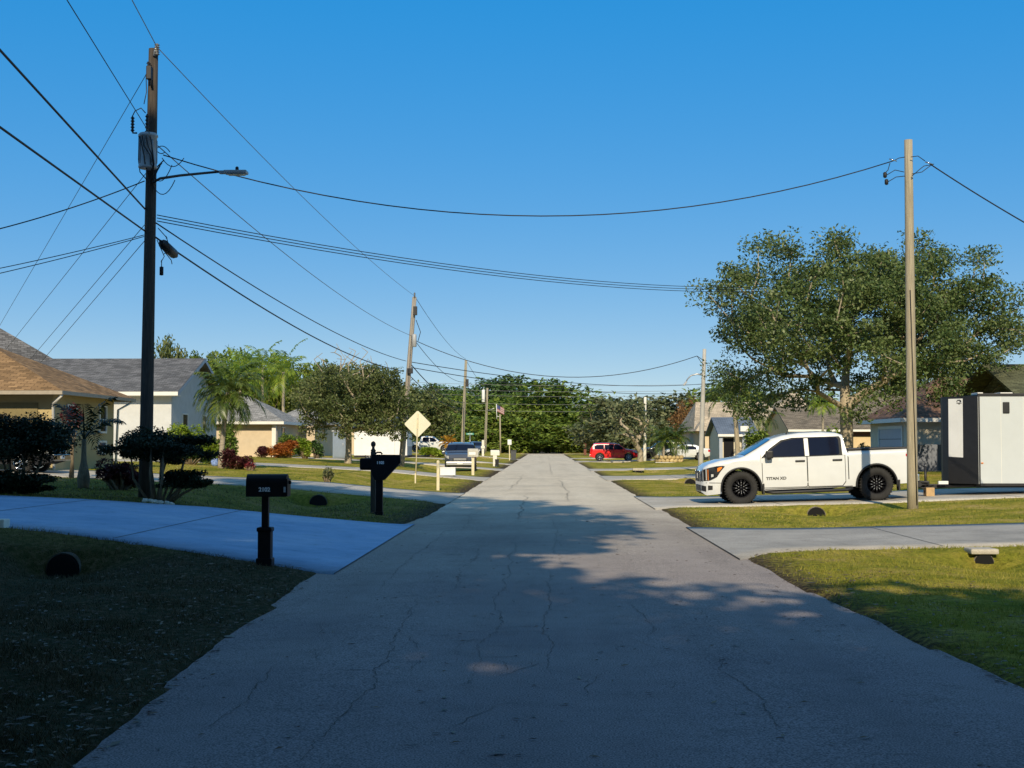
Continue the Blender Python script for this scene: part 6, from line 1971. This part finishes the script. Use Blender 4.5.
o_ = mb.build('door_groove', M['joint'], gd); o_.location = -Vector(h8.location)
mb = MB(); mb.box(x0 - .08, x0 - .0, 71.05, 71.2, .4, 2.57); mb.box(x0 - .08, x0 - .0, 76.0, 76.15, .4, 2.57); mb.box(x0 - .08, x0 - .0, 71.2, 76.0, 2.42, 2.57); mb.build('door_frame', M['white_trim'], h8, world=True)
win(h8, 'y', 21.5, 22.6, 1.4, 2.5, 70)

# flat blue-grey panels in front of the garage wall
xa_ = P(912, 444, 66.5).x; xb_ = P(948, 444, 66.5).x
fe = empty('flat_panels', ((xa_ + xb_) / 2, 66.5, gz(18.5, 66.5)), 'smooth grey panels between the service pole and the trailer nose', 'fence')
mb = MB()
zt2 = P(930, 444.5, 66.5).z
for i in range(4):
    u0 = xa_ + (xb_ + 2 - xa_) * i / 4; u1 = xa_ + (xb_ + 2 - xa_) * (i + 1) / 4
    mb.box(u0, u1 - .012, 66.48, 66.53, .2, zt2)
mb.build('panel', simple('blue_grey_panel', (0.17, 0.185, 0.225), 0.7, var=.1), fe, world=True)
mb = MB()
for i in range(5):
    u0 = xa_ + (xb_ + 2 - xa_) * i / 4; mb.box(u0 - .04, u0 + .04, 66.535, 66.62, .1, zt2 + .01)
mb.build('post', M['grey_metal'], fe, world=True)

# --- mossy roofed house behind the trailer
h9 = empty('house', (25, 58, .4), 'house with mossy green grey roof above the trailer at right', 'house')
x0 = P(987, 444, 60).x
mb = MB(); mb.box(x0 + .6, 34, 55, 65, .1, 3.1); mb.build('wall', S['cream'], h9, world=True)
mb = MB(); gable_roof_x(mb, x0 - .2, 34.5, 54.3, 65.7, 3.12, 60, 5.0)
mb.face([(x0 + .59, 65, 3.0), (x0 + .59, 55, 3.0), (x0 + .59, 60, 4.8)]); mb.build('roof', RF['moss'], h9, world=True)
win(h9, 'y', 21.0, 22.2, 1.4, 2.5, 55)

# ------------------------------------------------------------------ mailboxes, signs, small things
# mailbox with rounded box on two stage post (near left)
f = foot(266, 18.6)
m1 = empty('mailbox', (f.x, f.y, gz(f.x, 18.6)), 'black round topped mailbox on a stepped square post beside the near left driveway', 'mailbox')
mb = MB()
hz = P(266, 527, 18.6).z - m1.location.z
mb.box(-.085, .085, -.085, .085, -.1, hz, bev=.012); mb.box(-.105, .105, -.105, .105, -.05, .10, bev=.015); mb.box(-.10, .10, -.10, .10, hz - .06, hz, bev=.02)
mb.box(-.045, .045, -.045, .045, hz, P(268, 496, 18.6).z - m1.location.z + .01, bev=.01)
mb.build('post', M['black_paint'], m1)
zb_ = P(268, 496.5, 18.6).z - m1.location.z; zt_ = P(268, 474, 18.6).z - m1.location.z
xa_ = P(248, 444, 18.6).x - m1.location.x; xb_ = P(288, 444, 18.6).x - m1.location.x
mb = MB(); hw = .115
prof_ = [(-hw, zb_), (hw, zb_), (hw, zt_ - hw)] + [(hw * math.cos(a), zt_ - hw + hw * math.sin(a)) for a in np.linspace(.2, PI - .2, 9)] + [(-hw, zt_ - hw)]
n = len(prof_)
mb.add([(xa_, y, z) for y, z in prof_] + [(xb_, y, z) for y, z in prof_], [(i, (i + 1) % n, n + (i + 1) % n, n + i)[::-1] for i in range(n)])
mb.face([(xa_, y, z) for y, z in prof_]); mb.face([(xb_, y, z) for y, z in prof_][::-1])
bo = mb.build('box', M['black_paint'], m1)
mb = MB(); mb.box(xb_ - .0, xb_ + .018, -hw - .006, hw + .006, zb_ + .005, zt_ - .06, bev=.006); mb.box(xb_ + .018, xb_ + .045, -.02, .02, zt_ - .13, zt_ - .09); mb.build('door', M['black_paint'], m1)
mb = MB(); mb.box(xb_ - .03, xb_ - .005, -hw - .02, -hw - .005, zb_ + .06, zb_ + .13); mb.build('flag', M['grey_metal'], m1)
lettering('house_number', '2102', .075, M['digits'], m1, Matrix.Translation((xa_ + .17, -hw - .004, zb_ + .055)) @ Matrix.Rotation(PI / 2, 4, 'X'))
# sprig of weed by the mailbox
b_ = f + Vector((.35, .15, 0))

# mailbox with sloped holder on twin posts
f = foot(379, 31.6)
m2 = empty('mailbox', (f.x, f.y, gz(f.x, 31.6)), 'black mailbox with slanted newspaper holder on a double post at the left verge', 'mailbox')
def L2(px, py, Y=31.6): return P(px, py, Y) - Vector(m2.location)
mb = MB()
a = L2(379.3, 518); mb.box(a.x - .075, a.x + .075, -.07, .07, -.1, L2(380, 470).z, bev=.012); mb.box(a.x - .085, a.x + .085, -.08, .08, -.05, .08, bev=.01); mb.build('post', M['black_paint'], m2)
ca = [(372.3, 454.5), (400, 454.8), (399.5, 464), (384.5, 480), (375.5, 480), (372.3, 474)]
mb = MB(); F_ = [L2(*p) for p in ca]
n = len(F_)
mb.add([(p.x, -.12, p.z) for p in F_] + [(p.x, .12, p.z) for p in F_], [(i, (i + 1) % n, n + (i + 1) % n, n + i) for i in range(n)])
mb.face([(p.x, -.12, p.z) for p in F_][::-1]); mb.face([(p.x, .12, p.z) for p in F_]); mb.build('box', M['black_paint'], m2)
mb = MB(); d0, d1 = L2(399.9, 463.5), L2(400.3, 455.5); mb.box(d0.x, d0.x + .02, -.125, .125, d0.z, d1.z, bev=.006); mb.build('door', M['black_paint'], m2)
mb = MB(); a, b2_ = L2(375, 454.2), L2(381, 452.4); mb.tube([(a.x, -.02, a.z), (a.x + .05, -.02, b2_.z), (b2_.x, -.02, b2_.z), (b2_.x + .03, -.02, a.z)], .018, 6); mb.build('handle', M['black_paint'], m2)
lettering('house_number', '1105', .085, M['digits'], m2, Matrix.Translation((L2(379.0, 0).x, -.124, L2(0, 464.5).z)) @ Matrix.Rotation(PI / 2, 4, 'X'))
# older wooden post with finial and box right behind
f = foot(373.3, 32.6)
m3 = empty('mailbox', (f.x, f.y, gz(f.x, 32.6)), 'older mailbox on a brown wooden post with a round finial just behind the black one', 'mailbox')
def L3(px, py): return P(px, py, 32.6) - Vector(m3.location)
mb = MB(); zt3 = L3(373, 448).z
mb.box(-.055, .055, -.055, .055, -.1, zt3 - .08, bev=.01)
mb.lathe([(.05, -.08), (.065, -.06), (.035, -.02), (.03, .02), (.055, .06), (.058, .10), (.04, .14), (.001, .16)], (0, 0, zt3), n=12); mb.build('post', M['wood_dark'], m3)
a, b2_ = L3(360, 470), L3(373, 458)
mb = MB(); mb.box(a.x, b2_.x + .02, -.1, .1, a.z, b2_.z, bev=.05); mb.build('box', M['black_paint'], m3)

# diamond sign seen from behind
f = foot(415.5, 58)
sg_ = empty('road_sign', (f.x, f.y, gz(f.x, 58)), 'pale back of a diamond road sign on a thin post, left verge', 'road sign')
o0 = Vector(sg_.location)
ctr = P(417.6, 424, 58) - o0
mb = MB(); hw = .53
cn = []
for k in range(4):
    a = PI / 2 * k
    for da in (-.06, .06):
        cn.append((ctr.x + hw * math.cos(a + da) * 1.0, ctr.z + hw * math.sin(a + da)))
n = len(cn)
mb.add([(x, .03, z) for x, z in cn] + [(x, .045, z) for x, z in cn], [(i, (i + 1) % n, n + (i + 1) % n, n + i) for i in range(n)])
mb.face([(x, .03, z) for x, z in cn][::-1]); mb.face([(x, .045, z) for x, z in cn]); mb.build('sign_plate', M['plate'], sg_)
mb = MB(); tp = P(417.8, 413.5, 58) - o0
for s_ in (-1, 1): mb.box(-.028, .028, -.012 + s_ * .012 - .004, -.012 + s_ * .012 + .004, -.1, .4)
mb.tube([(0, 0, -.1), (ctr.x, 0.005, ctr.z), (tp.x, .005, tp.z)], .028, 6); mb.build('post', M['post_white'], sg_)
mb = MB()
for dz in (-.22, .22): mb.lathe([(.018, -.03), (.018, -.02)], (ctr.x, 0, ctr.z + dz), 'Y', 8)
mb.build('bolt', M['steel'], sg_)
# cream post
f = foot(438.2, 49)
mb = MB(); zz = P(438.5, 461, 49).z; mb.box(f.x - .05, f.x + .05, f.y - .05, f.y + .05, f.z - .1, zz, bev=.012); mb.box(f.x - .04, f.x + .04, f.y - .04, f.y + .04, zz - .001, zz + .02, bev=.008)
tag(mb.build('bollard_post', M['post_white']), 'short cream square post standing alone left of the road', 'post')
# white box on the ground in front of the suv
f = foot(448, 67)
bx = empty('storage_box', (f.x, f.y, f.z + .01), 'long white box on the drive in front of the blue grey suv', 'box')
mb = MB(); mb.box(-.36, .36, -.2, .2, .03, .36, bev=.02); mb.build('body', M['white_metal'], bx)
mb = MB(); mb.box(-.375, .375, -.215, .215, .362, .41, bev=.018); mb.build('lid', M['white_metal'], bx)
mb = MB()
for x in (-.28, .28): mb.box(x - .04, x + .04, -.18, .18, 0, .028)
mb.build('foot', M['black_plastic'], bx)


def small_mailbox(label, px, Y, top_py, w_, h_, box_m, post_m, pw=.06, d_=.2, dx=0.0, open_=False, brick=False):
    f = foot(px, Y)
    o = empty('mailbox', f, label, 'mailbox')
    zt = P(px, top_py, Y).z - f.z
    mb = MB(); mb.box(-pw, pw, -pw, pw, -.1, zt - h_ - .002, bev=.012)
    mb.build('post', post_m, o)
    mb = MB(); hw = d_ / 2; z0 = zt - h_; z1 = zt
    pr = [(-hw, z0), (hw, z0), (hw, z1 - hw * .8)] + [(hw * math.cos(a), z1 - hw * .8 + hw * .8 * math.sin(a)) for a in np.linspace(.25, PI - .25, 7)] + [(-hw, z1 - hw * .8)]
    n = len(pr)
    mb.add([(dx - w_ / 2, y, z) for y, z in pr] + [(dx + w_ / 2, y, z) for y, z in pr], [(i, (i + 1) % n, n + (i + 1) % n, n + i)[::-1] for i in range(n)])
    mb.face([(dx - w_ / 2, y, z) for y, z in pr]); mb.face([(dx + w_ / 2, y, z) for y, z in pr][::-1])
    mb.build('box', box_m, o)
    mb = MB(); mb.box(dx + w_ / 2, dx + w_ / 2 + .02, -hw, hw, z0 + .01, z1 - hw * .5, bev=.005); mb.build('door', box_m, o)
    if open_:
        mb = MB(); mb.box(dx - w_ / 2 + .06, dx + w_ / 2 - .12, -hw - .012, -hw - .002, z0 + .1, z1 - .18); mb.build('label_plate', M['white_metal'], o)
    return o


small_mailbox('grey mailbox on a thick post right beside the blue grey suv', 473, 72, 448.5, .52, .42, simple('grey_mailbox_paint', (0.45, 0.43, 0.36), .6), M['post_white'], .07, .3, open_=True)
small_mailbox('white mailbox on a wide white post left of a dark bin', 495, 102, 450, .62, .38, M['white_dirty'], M['white_dirty'], .14, .3)
small_mailbox('white mailbox on a tall thin post near the road end', 509.5, 140, 439.5, .36, .52, M['white_metal'], M['post_white'], .045, .3)
small_mailbox('white mailbox on a brown post at the right end of the road', 585, 222, 438.2, .92, .62, M['white_metal'], simple('red_brown_post', (0.16, 0.06, 0.04), .8), .2, .6)
for (px, Y, lab, gr) in ((497, 101, 'small dark grey bin beside the white mailbox on the wide post', .55), (513.5, 139, 'dark grey wheeled bin beside the mailbox on the tall thin post', 1.08)):
    f = foot(px, Y)
    o = empty('trash_bin', f, lab, 'bin')
    mb = MB(); s_ = gr / 1.08
    mb.add([(x * k * s_, y * k * s_, z) for (k, z) in ((.8, .06), (1, .95 * s_)) for (x, y) in ((-.27, -.3), (.27, -.3), (.27, .3), (-.27, .3))], [(0, 1, 5, 4), (1, 2, 6, 5), (2, 3, 7, 6), (3, 0, 4, 7), (3, 2, 1, 0), (4, 5, 6, 7)])
    mb.build('body', M['black_plastic'] if gr < 1 else simple('grey_bin_plastic', (.07, .075, .08), .6), o)
    mb = MB(); mb.box(-.29 * s_, .29 * s_, -.33 * s_, .33 * s_, .952 * s_, 1.04 * s_, bev=.03); mb.build('lid', M['black_plastic'], o)
    for sx in (-1, 1):
        mb = MB(); mb.lathe([(.09, sx * .24 * s_), (.09, sx * .29 * s_)], (0, .22 * s_, .09), 'X', 12); mb.build('wheel', M['rubber'], o)
# white stub post by the blue car
f = foot(483, 160)
mb = MB(); mb.box(f.x - .13, f.x + .13, f.y - .13, f.y + .13, f.z - .1, P(483, 440, 160).z, bev=.02); mb.box(f.x - .22, f.x + .22, f.y - .2, f.y + .2, P(483, 448.5, 160).z, P(483, 446, 160).z, bev=.02)
tag(mb.build('marker_post', M['white_dirty']), 'short white post in front of the farthest pale left pole', 'post')

# green street name signs
M['sign_green'] = simple('street_sign_green', (0.05, 0.26, 0.19), .5, var=.08)
for (px, Y, side) in ((470, 190, 'left'), (615.8, 205, 'right')):
    f = foot(px, Y)
    o = empty('street_name_sign', f, 'green street name sign on the ' + side + ' side near the road end', 'street sign')
    zt = P(px, 434 if side == 'left' else 437, Y).z - f.z
    mb = MB(); mb.tube([(0, 0, -.1), (0, 0, zt - .1)], .05, 8); mb.build('post', M['steel'], o)
    mb = MB(); mb.box(-.5, .5, -.015, .015, zt - .12, zt + .14, bev=.006); mb.box(-.02, .02, -.45, .45, zt + .15, zt + .38, bev=.006); mb.build('sign_blade', M['sign_green'], o)
    mb = MB(); mb.box(-.32, .32, -.019, -.0155, zt - .02, zt + .05); mb.build('lettering_band', M['digits'], o)

# stone planter ring
f = foot(668.5, 115)
pl = empty('stone_planter', f, 'round planter of golden stones holding two palms', 'planter')
mb = MB(); k = 0
for lay in range(2):
    for i in range(18):
        a = 2 * PI * (i + .5 * lay) / 18
        mb.blob((1.0 * math.cos(a), .9 * math.sin(a), .16 + .26 * lay), (.19, .17, .16), k, .25, 8, 6); k += 1
mb.build('stone_ring', simple('golden_field_stone', (0.48, 0.36, 0.17), .9, var=.4, scale=3, bump=.4), pl)
mb = MB(); mb.lathe([(.92, .0), (.9, .34), (.001, .42)], (0, 0, 0), n=20); mb.build('soil', simple('planter_soil', (.09, .06, .04), .95, var=.3), pl)
mb = MB(); mb.box(-1.15, 1.25, -1.1, -.95, 0, .05, bev=.02); mb.build('edging', M['white_dirty'], pl)

# pale pruned tree next to the post pole
f = foot(640, 127)
rng = np.random.default_rng(5)
pt = empty('pruned_tree', f, 'pale pruned tree with many bare forking limbs beside the red suv', 'tree')
nodes, par, rad, tips = tree_skeleton(rng, .9, (-.5, 0, 3.2), (2.2, 1.2, 2.4), 46, .24, zmin=-.5, step=.6)
vb, qb = branch_mesh(nodes, par, rad, .0, 6); np_mesh('trunk', vb, qb, M['bark_pale'], pt, smooth=True)
cl = np.repeat(nodes[tips], 26, 0); cl = cl + rng.normal(0, .45, cl.shape); cl[:, 2] = np.maximum(cl[:, 2], 1.6)
v, q = leaf_cards(cl, .2, rng); np_mesh('crown', v, q, LEAF['greydark'], pt)


# culvert pipe ends
def culvert(label, x, y, dirn, r=.23, head=False, z=None):
    zc = z if z is not None else float(ground(x, y)) + r * .72
    o = empty('culvert_pipe', (x, y, zc), label, 'culvert')
    mb = MB(); mb.lathe([(r * 1.09, 0), (r * 1.09, 2.2), (r * 1.0, 2.2), (r * 1.0, .02)], (0, 0, 0), 'Y', 22, close=True); mb.build('pipe', M['pipe'], o)
    mb = MB(); mb.lathe([(r * .995, -.02), (r * .995, .2)], (0, 0, 0), 'Y', 22); mb.build('inside', M['mouth_shade'], o)  # solid black disc at the mouth, painting in the shade of the hole
    if head:
        mb = MB(); mb.box(-r * 1.5, r * 1.5, -.06, .35, r * .95, r * 1.55, bev=.03); mb.build('headwall', M['drive_pale'], o)
    return o


culvert('dark culvert mouth in the near left lawn', -6.66, 19.55, 1, .22, z=-.09)
culvert('culvert mouth under the second left driveway', -6.37, 39.85, 1, .24, z=-.03)
culvert('culvert mouth with pale concrete cap in the near right lawn', 6.6, 21.6, 1, .14, True, z=-.14)
culvert('culvert mouth between the pickup and the near right driveway', 6.93, 36.55, 1, .23, z=-.20)
culvert('culvert mouth ahead of the pickup nose', 6.6, 64.8, 1, .26, z=-.2)
culvert('culvert mouth with pale cap farther up the right verge', 5.7, 86.9, 1, .24, True, z=-.2)
culvert('farthest culvert mouth in front of the red suv', 5.8, 129.2, 1, .26, z=-.1)

# row of pale edging stones at the far edge of the near left driveway
for i, px in enumerate((146, 151, 156, 161, 167, 173)):
    x = P(px, 444, 29.75).x
    mb = MB(); mb.blob((x, 29.75 + .05 * math.sin(i * 2.1), gz(x, 29.75) + .03), (.075, .06, .055), 40 + i, .2, 8, 6)
    tag(mb.build('edging_stone', M['white_dirty']), 'small pale edging stone in the row under the clipped juniper', 'stone', 'edging stones by the near left driveway')
# blue pot behind the front palm
f = foot(215, 60)
o = empty('plant_pot', f, 'small blue and white glazed pot left of the front palm trunk', 'pot')
mb = MB(); mb.lathe([(.10, 0), (.15, .08), (.17, .2), (.13, .3), (.15, .33), (.12, .33), (.10, .28)], n=16); mb.build('vessel', simple('blue_white_glaze', (.22, .32, .62), .25, var=.6, scale=12), o)
mb = MB(); mb.lathe([(.11, .285), (.0001, .30)], n=16); mb.build('soil', M['dark_recess'], o)
# white utility marker at the left edge of the near lawn
p = P(3, 534, 20.9)
mb = MB(); mb.box(p.x - .25, p.x + .05, 20.8, 21.05, gz(p.x, 20.9) - .05, gz(p.x, 20.9) + .12, bev=.02)
tag(mb.build('utility_box', M['white_dirty']), 'low white utility box cover at the left edge of the near driveway', 'utility box')
